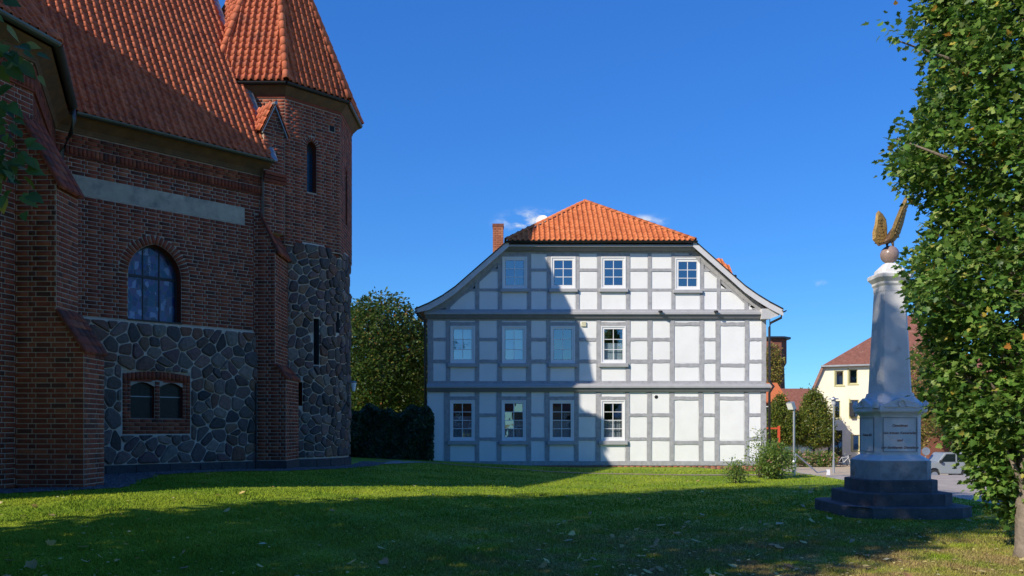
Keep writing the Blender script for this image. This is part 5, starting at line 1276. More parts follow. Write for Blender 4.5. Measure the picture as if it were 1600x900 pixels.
def crown_pts(n, cx, cy, prof, shell=.55, seed=0, lump=.22):
    """points in a lumpy crown given as (z, radius) profile; shell: share pushed to the outside"""
    r_ = np.random.default_rng(seed); zs = np.array([p[0] for p in prof]); rs = np.array([p[1] for p in prof])
    zz = []; 
    wgt = np.interp(np.linspace(zs[0], zs[-1], 200), zs, rs) ; cdf = np.cumsum(wgt); cdf /= cdf[-1]
    z = np.interp(r_.uniform(size=n), cdf, np.linspace(zs[0], zs[-1], 200)); th = r_.uniform(0, 2 * np.pi, n)
    k = 1 + lump * (np.sin(th * 3 + z * 1.9 + seed) * .5 + np.sin(th * 5 - z * 2.7 + seed * 2) * .35 + np.sin(th * 2 + z * 4.1) * .4)
    q = r_.uniform(size=n); fr_ = np.where(r_.uniform(size=n) < shell, .78 + .24 * q, np.sqrt(q) * .85)
    R = np.interp(z, zs, rs) * k * fr_; ax = np.stack([np.cos(th), np.sin(th), .25 + 0 * z], -1)
    return np.stack([cx + R * np.cos(th), cy + R * np.sin(th), z], -1), unit(ax)
def limbs(root_o, base, top, r0, targets, mat, name='trunk', bname='branch', bend=.1):
    base = Vector(base); top = Vector(top); mid = base.lerp(top, .5) + Vector((random.uniform(-bend, bend), random.uniform(-bend, bend), 0))
    tr = MB(); fl = base + Vector((0, 0, -.15)); tr.tube([fl, base + Vector((0, 0, .12)), base.lerp(mid, .4), mid, top], [r0 * 1.45, r0 * 1.05, r0 * .9, r0 * .65, r0 * .15], 10); tr.build(name, mat, root_o, smooth=True)
    bm_ = MB()
    for (t, p) in targets:
        a = base.lerp(mid, t * 2) if t < .5 else mid.lerp(top, t * 2 - 1); p = Vector(p); m = a.lerp(p, .5) + Vector((0, 0, -.06 * (p - a).length + .1)); rr = r0 * (.42 - .25 * t)
        bm_.tube([a, m, p], [rr, rr * .6, rr * .15], 6)
    if targets: bm_.build(bname, mat, root_o, smooth=True)

# --- columnar maple on the near right
mt_leafN = leaf_mat('maple_leaf', [(0, (.045, .11, .018)), (.3, (.075, .165, .026)), (.6, (.12, .225, .038)), (.85, (.19, .29, .06)), (.975, (.30, .36, .11)), (.995, (.45, .36, .05)), (1.0, (.50, .18, .03))], .32)
tx, ty = 6.36, 10.55; tz = gzf(tx, ty)
tree = root('columnar_maple', (tx, ty, tz), 'tall columnar green tree with lobed leaves next to the memorial', 'tree')
prof = [(.50, .20), (.75, .46), (1.25, .68), (1.6, .86), (2.1, 1.06), (2.8, 1.22), (3.35, 1.40), (3.75, 1.36), (4.15, 1.08), (4.5, 1.10), (4.95, 1.38), (5.4, 1.42), (6.2, 1.15), (7.2, 1.15), (9, .95), (10.8, .3)]
cp, ca = crown_pts(4300, tx + .2, ty + .3, prof, .74, 3, .13)
extra = np.array([[4.62, 10.2, 6.32], [4.74, 10.2, 6.30], [4.9, 10.25, 6.22], [5.05, 10.3, 6.15], [4.5, 10.2, 6.38], [4.68, 10.3, 5.2], [4.76, 10.3, 5.1], [4.8, 10.2, 3.3], [4.85, 10.2, 3.1], [4.8, 10.2, 3.45]]); ea = np.tile(np.array([[-.9, -.2, .35]]), (len(extra), 1))
cp = np.concatenate([cp, extra]); ca = np.concatenate([ca, unit(ea)])
pos, al, nm, sz = sprigs(cp, ca, 16, .13, .080)
front = np.argsort(pos[:, 1] + 1e3 * ((pos[:, 0] / pos[:, 1]) > .59) + 1e3 * (pos[:, 2] > 6.4))[:300]
mask = np.ones(len(pos), bool); mask[front] = False
stuff('foliage', leaf_mesh('foliage', pos[mask], al[mask], nm[mask], sz[mask], T_LOB, mt_leafN), tree)
lme = leaf_mesh('leaf', np.zeros((1, 3)), np.array([[0, 1., 0]]), np.array([[0, 0, 1.]]), np.ones(1), T_LOB, mt_leafN)
def leaf_objs(idx, pos, al, nm, sz, me, parent, name='leaf'):
    y = unit(al[idx]); z = unit(nm[idx] - (nm[idx] * y).sum(-1, keepdims=True) * y); x = np.cross(y, z)
    for j, i in enumerate(idx):
        m = Matrix.Identity(4)
        for k in range(3): m[k][0] = x[j][k] * sz[i]; m[k][1] = y[j][k] * sz[i]; m[k][2] = z[j][k] * sz[i]; m[k][3] = pos[i][k]
        o = bpy.data.objects.new(name, me); o.matrix_basis = m; put(o, parent)
leaf_objs(front, pos, al, nm, sz, lme, tree)
tg = [(random.uniform(.1, .9), tuple(cp[i])) for i in rng.integers(0, 4300, 110)]
tg = [(min(.9, max(.06, (p[2] - .9) / 9)), p) for _, p in tg]
tg += [(.58, (4.55, 10.35, 6.32)), (.45, (4.72, 10.5, 5.15))]
limbs(tree, (tx, ty, tz), (tx + .1, ty + .3, 10.2), .14, tg, mt_bark)
# --- big lime tree standing left of the viewpoint: casts the shade on the lawn, one bough hangs into view
mt_leafL = leaf_mat('lime_leaf', [(0, (.028, .065, .016)), (.5, (.045, .10, .02)), (.9, (.07, .14, .03)), (1, (.20, .19, .03))], .35)
lx, ly = -9.6, 4.3
lime = root('lime_tree', (lx, ly, gzf(lx, ly)), 'spreading lime tree left of the lawn with heart-shaped leaves', 'tree')
prof = [(2.6, 1.6), (3.6, 3.0), (5, 3.9), (8, 4.3), (11, 4.4), (13.5, 4.1), (15.4, 3.1), (16.8, 1.2)]
cp, ca = crown_pts(6400, lx, ly, prof, .6, 5, .12)
pos, al, nm, sz = sprigs(cp, ca, 9, .30, .24, droop=.4)
stuff('foliage', leaf_mesh('foliage', pos, al, nm, sz, T_RH, mt_leafL), lime)
bough = []; bp_ = [(-3.12, 5.3, 3.2), (-3.02, 5.3, 3.28), (-3.18, 5.3, 3.1), (-3.08, 5.3, 3.94), (-3.14, 5.3, 3.84), (-3.2, 5.3, 4.24), (-3.26, 5.3, 3.86), (-3.24, 5.3, 3.55), (-3.16, 5.3, 3.50), (-3.06, 5.3, 3.3), (-3.14, 5.3, 3.18), (-3.08, 5.32, 3.05), (-3.2, 5.3, 3.3), (-3.16, 5.3, 3.62), (-3.22, 5.3, 3.45), (-3.05, 5.3, 3.86), (-3.16, 5.3, 3.93), (-3.2, 5.28, 4.12), (-3.3, 5.3, 4.22), (-3.3, 5.3, 3.2), (-3.35, 5.3, 3.0)]
bpn = np.array(bp_); bax = unit(np.tile(np.array([[1.0, .1, -.45]]), (len(bpn), 1)) + rng.normal(size=(len(bpn), 3)) * .3)
pos, al, nm, sz = sprigs(bpn, bax, 5, .08, .088, droop=.3); nm = unit(np.array([[.1, -.75, .6]]) + rng.normal(size=nm.shape) * .35)
leaf_objs(np.arange(len(pos)), pos, al, nm, sz, leaf_mesh('leaf', np.zeros((1, 3)), np.array([[0, 1., 0]]), np.array([[0, 0, 1.]]), np.ones(1), T_HEART, mt_leafL), lime)
tg = [(min(.9, max(.1, (p[2] - 3) / 12)), tuple(p)) for p in cp[rng.integers(0, 5200, 40)]] + [(.24, (-3.3, 5.3, 4.2)), (.2, (-3.1, 5.3, 3.4))]
limbs(lime, (lx, ly, gzf(lx, ly)), (lx + .2, ly, 14), .34, tg, mt_bark2)
# --- generic background trees
def bg_tree(name, label, px, Y, top, bot, rad, mat, prof=None, n=900, per=10, size=.2, spread=.25, group=None, z0=None, dark=mt_bark2, tpl=T_RH, seed=1, cat='tree', tr=.12):
    x = wx(px, Y); zt_, zb = wz(top, Y), wz(bot, Y); g = gzf(x, Y) if z0 is None else z0; h = zt_ - zb
    t = root(name, (x, Y, g), label, cat, group)
    pr = [(zb + h * a, rad * b) for a, b in (prof or [(0, .5), (.15, .85), (.4, 1), (.7, .85), (.9, .5), (1, .12)])]
    cp, ca = crown_pts(n, x, Y, pr, .65, seed, .2); pos, al, nm, sz = sprigs(cp, ca, per, spread, size)
    stuff('foliage', leaf_mesh('foliage', pos, al, nm, sz, tpl, mat), t)
    tg = [(min(.9, max(.15, (p[2] - g) / max(.5, zt_ - g) - .15)), tuple(p)) for p in cp[rng.integers(0, n, 14)]]
    limbs(t, (x, Y, g), (x, Y, zt_ - h * .12), tr, tg, dark); return t
mt_leafA = leaf_mat('autumn_leaf', [(0, (.03, .06, .014)), (.5, (.05, .10, .018)), (.85, (.085, .13, .022)), (.96, (.17, .15, .03)), (1, (.24, .10, .03))], .35)
mt_leafH = leaf_mat('hornbeam_leaf', [(0, (.06, .10, .015)), (.5, (.12, .17, .025)), (.85, (.20, .22, .035)), (1, (.30, .22, .04))], .3)
mt_leafY = leaf_mat('yellow_leaf', [(0, (.12, .13, .03)), (.5, (.22, .20, .045)), (1, (.34, .26, .06))], .3)
mt_leafS = leaf_mat('shrub_leaf', [(0, (.08, .15, .025)), (.5, (.13, .22, .04)), (.85, (.21, .29, .06)), (1, (.30, .30, .10))], .3)
mt_ivy = leaf_mat('ivy_leaf', [(0, (.012, .03, .010)), (.6, (.022, .05, .014)), (1, (.04, .075, .02))], .15)
mt_rose = leaf_mat('rose_petal', [(0, (.62, .30, .28)), (.5, (.70, .42, .36)), (1, (.60, .22, .24))], .3)
bg_tree('garden_maple', 'bushy maple turning yellow at its top, behind the ivy wall', 598, 42, 462, 645, 2.6, mt_leafA, n=1500, per=12, size=.17, spread=.28, seed=4, tr=.16)
bg_tree('garden_tree', 'dark round tree filling the gap between tower and white house', 560, 48, 476, 668, 3.0, mt_leafL, n=1200, per=11, size=.2, spread=.32, seed=9, tr=.18)
bg_tree('garden_tree', 'low leafy tree tucked behind the left corner of the white house', 640, 46, 505, 668, 2.6, mt_leafL, n=1000, per=11, size=.2, spread=.3, seed=12, tr=.16)
# --- ivy wall between tower and house
iv = root('garden_wall', (-4.7, 35.2, .25), 'brick garden wall thickly covered in dark ivy beside the house', 'wall')
MB().box(-6.9, wx(668, 35.2) - .02, 35.05, 35.35, 0, 2.15).build('wall_core', mt_fbrick, iv)
MB().xy([(-5.9, 35.05), (-4.3, 34.48), (wx(668, 34.6) - .03, 34.48), (wx(668, 34.6) - .03, 35.05)], 0, 2.15).build('wall_return', mt_fbrick, iv)
N = 11000; s = rng.uniform(0, 1, N); X = -6.9 + s * 3.75; top = 2.28 + .13 * np.sin(X * 3) + .1 * np.sin(X * 7.3) - .55 * np.clip((X + 3.5) / .4, 0, 1) ** 2
Z = .2 + rng.uniform(0, 1, N) ** .8 * (top - .2); bul = .16 + .16 * np.sin(X * 2.1 + Z * 1.7) + .1 * np.sin(X * 5 - Z * 3)
Yf = 35.0 - .65 * np.clip((X + 5.9) / 1.6, 0, 1) - np.abs(bul) * rng.uniform(.2, 1, N); topm = rng.uniform(size=N) < .12; Z = np.where(topm, top + rng.uniform(-.05, .1, N), Z); Yf = np.where(topm, Yf + rng.uniform(0, .4, N), Yf)
pos = np.stack([X, Yf, Z], -1); al = unit(np.array([[0, -.25, -1]]) + rng.normal(size=(N, 3)) * .45); nm = unit(np.array([[0, -1, .45]]) + rng.normal(size=(N, 3)) * .4)
stuff('ivy', leaf_mesh('ivy', pos, al, nm, rng.uniform(.07, .13, N), T_HEART, mt_ivy), iv)
# paved patch between tower and ivy wall
strip('side_path', dense([(-5.0, 29.5), (-4.3, 32.6)], 8), dense([(-4.5, 29.5), (-2.9, 32.6)], 8), M('grey_paving', (.30, .28, .27), rough=.9, var=.2, scale=3), .02, 'short grey paved path between stone tower and ivy wall', 'path')

# --- shrubs on the lawn
def shrub(name, label, x, y, h, r, mat, n, per, size, seed, flowers=None, group=None, lean=0):
    g = gzf(x, y); t = root(name, (x, y, g), label, 'shrub', group)
    cp, ca = crown_pts(n, x, y, [(g + .08, r * .45), (g + h * .35, r), (g + h * .7, r * .85), (g + h, r * .2)], .55, seed, .3); ca = unit(ca + np.array([0, 0, .5]))
    pos, al, nm, sz = sprigs(cp, ca, per, .1, size); stuff('foliage', leaf_mesh('foliage', pos, al, nm, sz, T_OVAL, mat), t)
    mb = MB()
    for i in rng.integers(0, n, 16): p = Vector(cp[i]); b0 = Vector((x + random.uniform(-.08, .08), y + random.uniform(-.08, .08), g - .05)); mb.tube([b0, b0.lerp(p, .5) + Vector((0, 0, .1)), p], [.014, .01, .004], 5)
    mb.build('stem', mt_bark2, t)
    if flowers:
        ids = rng.integers(0, n, flowers); fp = cp[ids] + ca[ids] * .12; fl = []
        p2, a2, n2, s2 = sprigs(fp, ca[ids], 6, .03, size * .9); stuff('blossom', leaf_mesh('blossom', p2, a2, n2, s2, T_OVAL, mt_rose), t)
    return t
sh1 = shrub('rose_shrub', 'bushy green rose shrub at the right corner of the white house', wx(1210, 26.4), 26.4, 1.1, .46, mt_leafS, 360, 11, .075, 21, flowers=6)
sh2 = shrub('rose_shrub', 'thin straggly shrub leaning on the white house wall by the bushy rose', wx(1186, 27.2), 27.2, 1.5, .36, mt_leafS, 110, 9, .07, 22)
sh3 = shrub('rose_shrub', 'small low rose plant alone in the lawn before the white house', wx(1150, 24.6), 24.6, .62, .34, mt_leafS, 100, 9, .07, 23)

# ------------------------------------------------------------------ street corner on the right
def sz_(y): return float(street_z(y)) - .045
# yellow rendered building
BY = 72.0; yb = root('yellow_building', (wx(1385, BY), BY, sz_(BY)), 'pale yellow gabled building with brown tiled half-hipped roof', 'building')
bxp = lambda px: wx(px, BY); bzp = lambda py: wz(py, BY)
wins = [(1310.5, 1322.5, 577.5, 600.5), (1330.5, 1343, 575.5, 598.5), (1288.5, 1298.5, 626.5, 652), (1308, 1317.5, 625.5, 653), (1332.5, 1345, 624, 651), (1335.5, 1346, 679.5, 704.5), (1358, 1370, 624, 651), (1362, 1374, 577, 599), (1425, 1437, 624, 651), (1400, 1412, 576, 598)]
frY = Frame((0, BY), (1, 0))
door = (1293.5, 1320.5, 672.5, 729)
def Rh(w_): a, b, c, d = w_; return [(bxp(a), bzp(d)), (bxp(b), bzp(d)), (bxp(b), bzp(c)), (bxp(a), bzp(c))]
outer = [(bxp(1262), sz_(BY) - .3), (bxp(1508), sz_(BY) - .3), (bxp(1508), bzp(640)), (bxp(1484), bzp(568)), (bxp(1292.5), bzp(568)), (bxp(1262), bzp(640))]
fill_holes(frY, outer, [Rh(w_) for w_ in wins] + [Rh(door)], 0, 'wall', mt_plast, yb)
for w_ in wins:
    h = Rh(w_); reveal_mb(frY, h, .0, -.25).build('window_reveal', mt_plast, yb)
    m = MB(); x0, z0 = h[0]; x1, z1 = h[2]; q = .07
    m.box(x0, x0 + q, BY + .1, BY + .2, z0, z1); m.box(x1 - q, x1, BY + .1, BY + .2, z0, z1); m.box(x0 + q, x1 - q, BY + .1, BY + .2, z1 - q, z1); m.box(x0 + q, x1 - q, BY + .1, BY + .2, z0, z0 + q); wn = m.build('window', mt_yframe, yb)
    mesh_obj('pane', [(x0 + q, BY + .15, z0 + q), (x1 - q, BY + .15, z0 + q), (x1 - q, BY + .15, z1 - q), (x0 + q, BY + .15, z1 - q)], [(0, 1, 2, 3)], mt_pane2, wn)
    m = MB(); m.box(x0 - .12, x1 + .12, BY - .03, BY - .002, z0 - .13, z0 - .02); m.box(x0 - .12, x0 - .01, BY - .028, BY - .002, z0 - .02, z1 + .1); m.build('window_surround', mt_yframe, yb)
h = Rh(door); m = MB(); x0, z0 = h[0]; x1, z1 = h[2]; reveal_mb(frY, h, 0, -.3).build('door_reveal', mt_blk, yb)
for k in range(5): c = x0 + (x1 - x0) * k / 4; m.box(c - .04, c + .04, BY + .15, BY + .25, z0, z1)
m.box(x0, x1, BY + .151, BY + .249, z0 + 2.1, z0 + 2.2); dr = m.build('entrance_door', mt_blk, yb)
for k in range(4): a = x0 + (x1 - x0) * k / 4 + .05; b = x0 + (x1 - x0) * (k + 1) / 4 - .05; mesh_obj('pane', [(a, BY + .2, z0), (b, BY + .2, z0), (b, BY + .2, z1), (a, BY + .2, z1)], [(0, 1, 2, 3)], mt_pane2, dr)
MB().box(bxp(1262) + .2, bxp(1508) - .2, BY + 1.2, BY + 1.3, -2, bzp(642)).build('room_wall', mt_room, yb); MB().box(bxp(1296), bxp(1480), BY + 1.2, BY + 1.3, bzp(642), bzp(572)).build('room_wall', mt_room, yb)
ridge = wz(505, BY + 3); xm = bxp(1388)
xm = wx(1392, BY + 3.6); zm = wz(492, BY + 3.6)
plane_obj('roof', [(bxp(1290), BY - .35, bzp(569)), (bxp(1487), BY - .35, bzp(569)), (xm, BY + 3.6, zm)], mt_oldtile, yb, .2)
for s in (-1, 1):
    xe = bxp(1258) if s < 0 else bxp(1512); xh = bxp(1290) if s < 0 else bxp(1487)
    plane_obj('roof', [(xe, BY - .3, bzp(646)), (xh, BY - .3, bzp(569)), (xh, BY + 9, bzp(569)), (xe, BY + 9, bzp(646))], mt_oldtile, yb, .2); plane_obj('roof', [(xh, BY - .3, bzp(569)), (xm, BY + 3.6, zm), (xm, BY + 7, zm), (xh, BY + 9, bzp(569))], mt_oldtile, yb, .2)
MB().box(bxp(1289), bxp(1488), BY - .45, BY - .32, bzp(571), bzp(568.4)).build('gutter', mt_lead, yb)
MB().box(bxp(1262), bxp(1262) + .2, BY + .02, BY + 9, -2, bzp(640)).build('side_wall', mt_plast, yb); MB().box(bxp(1508) - .2, bxp(1508), BY + .02, BY + 9, -2, bzp(640)).build('side_wall', mt_plast, yb)
MB().box(bxp(1331.5), bxp(1338.5), BY - .5, BY - .1, bzp(650.5), bzp(629)).build('hanging_sign', mt_blk, yb)
yb.rotation_euler.z = -math.radians(25)
# low wing and red-roofed house, brick tower behind
def small_house(name, label, px0, px1, Y, eave, ridge, roofmat, wallmat, depth=7):
    x0, x1 = wx(px0, Y), wx(px1, Y); r_ = root(name, ((x0 + x1) / 2, Y, -1.5), label, 'building'); ze, zr = wz(eave, Y), wz(ridge, Y + depth / 2)
    MB().box(x0, x1, Y, Y + depth, -1.9, ze).build('wall', wallmat, r_)
    roof = None
    for s in (0, 1):
        roof = plane_obj('roof', [(x0 - .3, Y - .35 if s == 0 else Y + depth + .35, ze - .1), (x1 + .3, Y - .35 if s == 0 else Y + depth + .35, ze - .1), (x1 + .3, Y + depth / 2, zr), (x0 - .3, Y + depth / 2, zr)], roofmat, r_, .15)
    mb = MB(); mb.prism([(0, Y, ze), (0, Y + depth, ze), (0, Y + depth / 2, zr - .15)], (x0 + .05, 0, 0), (x1 - .05, 0, 0)); mb.build('gable', wallmat, r_)
    wm = MB(); n = max(1, int((x1 - x0) / 2.2))
    for i in range(n): c = x0 + (x1 - x0) * (i + .5) / n; wn = MB().box(c - .5, c + .5, Y - .05, Y - .005, ze - 1.9, ze - .5).build('window', mt_frame, r_); mesh_obj('pane', [(c - .42, Y - .055, ze - 1.82), (c + .42, Y - .055, ze - 1.82), (c + .42, Y - .055, ze - .58), (c - .42, Y - .055, ze - .58)], [(0, 1, 2, 3)], mt_cglass, wn)
    return r_
small_house('side_wing', 'low wing with brown tiled roof joined beside the yellow building', 1226, 1278, 84, 640, 607, mt_oldtile, mt_plast, 6)
small_house('red_roofed_house', 'small house with bright orange tiled roof below the brick tower', 1170, 1225, 78, 626, 598, mt_htile, mt_fbrick, 6)
TY = 95.0; bt = root('brick_tower', (wx(1205, TY), TY, -1.5), 'distant dark brick tower with flat overhanging roof slab', 'tower')
cxp = wx(1207, TY); hw1 = 1.25
MB().lathe((cxp, TY, 0), [(1.55, -1.6), (1.25, wz(572, TY))], 8, math.pi / 8).build('shaft', mt_fbrick, bt); MB().lathe((cxp, TY, 0), [(1.3, wz(573, TY)), (1.5, wz(568, TY)), (1.5, wz(531, TY)), (1.42, wz(530, TY))], 8, math.pi / 8).build('head', mt_fbrick, bt)
MB().lathe((cxp, TY, 0), [(1.95, wz(531, TY)), (1.95, wz(528, TY)), (.4, wz(526, TY))], 8, math.pi / 8).build('roof_slab', mt_dgut, bt); MB().tube([(cxp - .3, TY, wz(527, TY)), (cxp - .3, TY, wz(498, TY))], .05, 6).build('antenna', mt_dgut, bt)
bg_tree('birch_tree', 'slender yellowing tree in front of the brick tower', 1207, 88, 538, 606, 1.0, mt_leafY, n=420, per=9, size=.2, spread=.2, seed=31, tr=.12)
cone = [(0, .55), (.12, .95), (.3, 1.0), (.6, .72), (.85, .36), (1, .06)]
bg_tree('hornbeam', 'upright hornbeam close to the right wall of the white house', 1220, 71, 616, 694, 1.5, mt_leafH, prof=cone, n=1100, per=12, size=.16, spread=.18, seed=33, tr=.09)
bg_tree('hornbeam', 'upright hornbeam with pointed crown before the yellow building', 1272, 71, 606, 696, 1.6, mt_leafH, prof=cone, n=1200, per=12, size=.16, spread=.18, seed=34, tr=.09)
bg_tree('street_tree', 'yellowing street tree rising behind the memorial plinth', 1434, 60, 535, 700, 1.0, mt_leafY, n=500, per=10, size=.17, spread=.22, seed=35, tr=.1)
bg_tree('street_tree', 'broad green street tree behind the columnar maple', 1500, 64, 560, 690, 2.2, mt_leafS, n=700, per=10, size=.18, spread=.28, seed=36, tr=.12)
small_house('red_brick_house', 'red brick house across the street behind the parked car', 1452, 1640, 66, 610, 560, mt_oldtile, mt_fbrick, 8)
def back_house(name, label, x0, x1, y0, y1, ze, zr, roofmat, wallmat):
    r_ = root(name, ((x0 + x1) / 2, y1, 0), label, 'building'); MB().box(x0, x1, y0, y1, -.2, ze).build('wall', wallmat, r_); ym = (y0 + y1) / 2
    for ya in (y0 - .4, y1 + .4): plane_obj('roof', [(x0 - .3, ya, ze - .15), (x1 + .3, ya, ze - .15), (x1 + .3, ym, zr), (x0 - .3, ym, zr)], roofmat, r_, .15)
    mb = MB(); mb.prism([(0, y0, ze), (0, y1, ze), (0, ym, zr - .2)], (x0 + .02, 0, 0), (x1 - .02, 0, 0)); mb.build('gable', wallmat, r_)
    n = int((x1 - x0) / 2.6)
    for i in range(n):
        for z in (1.0, 3.7):
            if z + 1.4 > ze: continue
            c = x0 + (x1 - x0) * (i + .5) / n; wn = MB().box(c - .55, c + .55, y1 + .003, y1 + .05, z, z + 1.45).build('window', mt_frame, r_); mesh_obj('pane', [(c - .47, y1 + .055, z + .08), (c + .47, y1 + .055, z + .08), (c + .47, y1 + .055, z + 1.37), (c - .47, y1 + .055, z + 1.37)], [(0, 1, 2, 3)], mt_cglass, wn)
back_house('square_house', 'red brick house across the square, facing the white house', -14, -1, -34, -25, 5.6, 9.6, mt_oldtile, mt_fbrick)
back_house('square_house', 'low brown-roofed house across the square opposite the memorial', 0.5, 12, -33, -25, 4.2, 8.2, mt_oldtile, M('brown_render', (.30, .22, .16), rough=.9))
back_house('square_house', 'long brick house across the square behind the lime tree', -32, -15.5, -33, -25, 5.0, 9.0, mt_oldtile, mt_fbrick)
# rose bed, glass screens
for i, (px, lab) in enumerate(((1243, 'pink rose bush beside the floodlight pole'), (1262, 'pink rose bush in the middle of the bed under the hornbeam'), (1279, 'pink rose bush between hornbeam and street lamp'), (1295, 'pink rose bush directly behind the street lamp'))):
    y = 68.5; x = wx(px, y); g = sz_(y); t = root('rose_bush', (x, y, g), lab, 'shrub', 'rose bushes in the bed')
    cp, ca = crown_pts(230, x, y, [(g + .05, .35), (g + .5, .62), (g + 1.0, .55), (g + 1.3, .15)], .6, 40 + i, .25); pos, al, nm, s_ = sprigs(cp, ca, 9, .1, .10); stuff('foliage', leaf_mesh('foliage', pos, al, nm, s_, T_RH, mt_leafS), t)
    ids = rng.integers(0, 230, 60); p2, a2, n2, s2 = sprigs(cp[ids] + ca[ids] * .1, ca[ids], 5, .05, .10); stuff('blossom', leaf_mesh('blossom', p2, a2, n2, s2, T_RH, mt_rose), t)
mt_screen = glass_mat('screen_glass', .35, (.55, .78, .74), .1)
gs = root('glass_screen', (wx(1235, 73), 73, sz_(73)), 'row of greenish glass panels below the hornbeams', 'glass screen')
for k in range(6):
    xa_, xb_ = wx(1196 + k * 13.2, 73), wx(1196 + k * 13.2 + 12.6, 73); MB().box(xa_, xb_, 73, 73.03, sz_(73) + .05, sz_(73) + 2.05).build('glass_panel', mt_screen, gs); MB().box(xa_ - .05, xa_ - .005, 72.97, 73.06, sz_(73), sz_(73) + 2.1).build('post', mt_wpaint, gs)
vb = root('white_panel', (wx(1283, 72), 72, sz_(72)), 'white notice board standing behind the rose bed', 'notice board')
MB().box(wx(1272, 72), wx(1293, 72), 72, 72.08, wz(706, 72), wz(692, 72)).build('board', mt_wpaint, vb)
for px in (1274, 1291): MB().box(wx(px, 72) - .03, wx(px, 72) + .03, 72.02, 72.07, sz_(72), wz(706, 72) + .02).build('leg', mt_steel, vb)
# street lamp
ly_ = 59.0; lx_ = wx(1302.5, ly_); lamp = root('street_lamp', (lx_, ly_, sz_(ly_)), 'grey street lamp with flat disc shade before the yellow building', 'street lamp')
MB().lathe((lx_, ly_, 0), [(.085, sz_(ly_) - .05), (.085, sz_(ly_) + .9), (.05, sz_(ly_) + .95), (.045, wz(634, ly_))], 10).build('post', mt_steel, lamp)
MB().lathe((lx_, ly_, 0), [(.05, wz(634.5, ly_)), (.13, wz(632, ly_)), (.15, wz(624, ly_)), (.06, wz(622.5, ly_))], 12).build('lantern_glass', M('lantern_plastic', (.5, .5, .48), rough=.3, bump=0), lamp)
MB().lathe((lx_, ly_, 0), [(.34, wz(624, ly_)), (.33, wz(622.8, ly_)), (.1, wz(621.6, ly_)), (.02, wz(619.5, ly_))], 16).build('disc_shade', mt_steel, lamp)
# floodlight pole on the lawn edge
fy = 27.6; fx = wx(1240.5, fy); fg = gzf(fx, fy); fl = root('floodlight_pole', (fx, fy, fg), 'slim pole with a tilted white floodlight beside the rose shrub', 'floodlight')
MB().lathe((fx, fy, 0), [(.055, fg - .1), (.055, fg + .45), (.038, fg + .5), (.034, wz(636, fy))], 10).build('pole', mt_steel, fl)
m = MB(); c = Vector((fx - .09, fy, wz(634, fy))); dv = Vector((-.75, -.35, -.35)).normalized(); sv_ = dv.cross(Vector((0, 0, 1))).normalized(); uv_ = sv_.cross(dv)
bx8 = [c + sv_ * (a * .13) + uv_ * (b * .12) + dv * d for d, k in ((0.06, 1), (-.06, .8)) for a, b in ((-1, -1), (1, -1), (1, 1), (-1, 1))]
m.add(bx8, [(0, 1, 2, 3), (7, 6, 5, 4), (0, 4, 5, 1), (1, 5, 6, 2), (2, 6, 7, 3), (3, 7, 4, 0)]); m.build('lamp_head', mt_steel, fl); lens = MB(); lens.prism([c + sv_ * (a * .115) + uv_ * (b * .105) for a, b in ((-1, -1), (1, -1), (1, 1), (-1, 1))], dv * .061, dv * .066); lens.build('lamp_glass', mt_wpaint, fl)
MB().tube([c - dv * .05, Vector((fx, fy, wz(640, fy)))], .02, 6).build('bracket', mt_steel, fl)
# sloping handrail by the street
hr = root('handrail', (wx(1270, 34), 34, sz_(34)), 'sloping steel handrail ending in a short white post', 'handrail')
A = Vector((wx(1243, 34), 34, wz(709, 34))); B = Vector((wx(1277, 34.2), 34.2, wz(738.5, 34.2))); MB().tube([A, B, Vector((wx(1293, 34.2), 34.2, wz(736, 34.2)))], .03, 8).build('rail', mt_steel, hr)
MB().tube([A, Vector((A.x, A.y, sz_(34) - .05))], .03, 8).build('post', mt_steel, hr); px_ = wx(1294, 34.2); MB().box(px_ - .06, px_ + .06, 34.15, 34.25, sz_(34.2) - .05, wz(733.5, 34.2)).build('post', mt_wpaint, hr)
# orange frame
oy = 62.0; og = sz_(oy); of = root('orange_frame', (wx(1210, oy), oy, og), 'bright orange steel portal frame beside the white house', 'frame')
MB().box(wx(1215.5, oy), wx(1219, oy), oy, oy + .1, og - .05, wz(665.5, oy)).build('post', mt_red, of); MB().box(wx(1188, oy), wx(1215.4, oy), oy + .005, oy + .095, wz(670.5, oy), wz(668, oy)).build('beam', mt_red, of); MB().box(wx(1185, oy), wx(1187.9, oy), oy, oy + .1, og - .05, wz(665.5, oy)).build('post', mt_red, of)
# parked car (boxy off-roader), facing left, mostly behind memorial and tree
CY = 51.0; cg = sz_(CY); cx0 = wx(1440, CY); car = root('parked_car', (cx0 + 1.8, CY + .8, cg), 'light grey boxy off-road car parked across the street', 'car')
def carprof(pts, y0, y1, name, mat, parent=car, bevel=.03): return MB().xz([(cx0 + x, cg + z) for x, z in pts], y0, y1).build(name, mat, parent, bevel=bevel)
bodyp = [(.02, .42), (.42, .40), (.50, .62), (.66, .74), (.90, .74), (1.05, .62), (1.12, .40), (2.35, .40), (2.42, .62), (2.56, .74), (2.82, .74), (2.96, .62), (3.04, .42), (3.45, .45), (3.48, 1.0), (3.42, 1.08), (1.0, 1.10), (.10, 1.02), (.02, .92)]
body = carprof(bodyp, CY, CY + 1.55, 'body', mt_car, bevel=.025)
cab = carprof([(1.0, 1.09), (3.42, 1.07), (3.30, 1.60), (3.2, 1.66), (1.55, 1.68), (1.42, 1.64)], CY + .08, CY + 1.47, 'cabin', mt_car, bevel=.03)
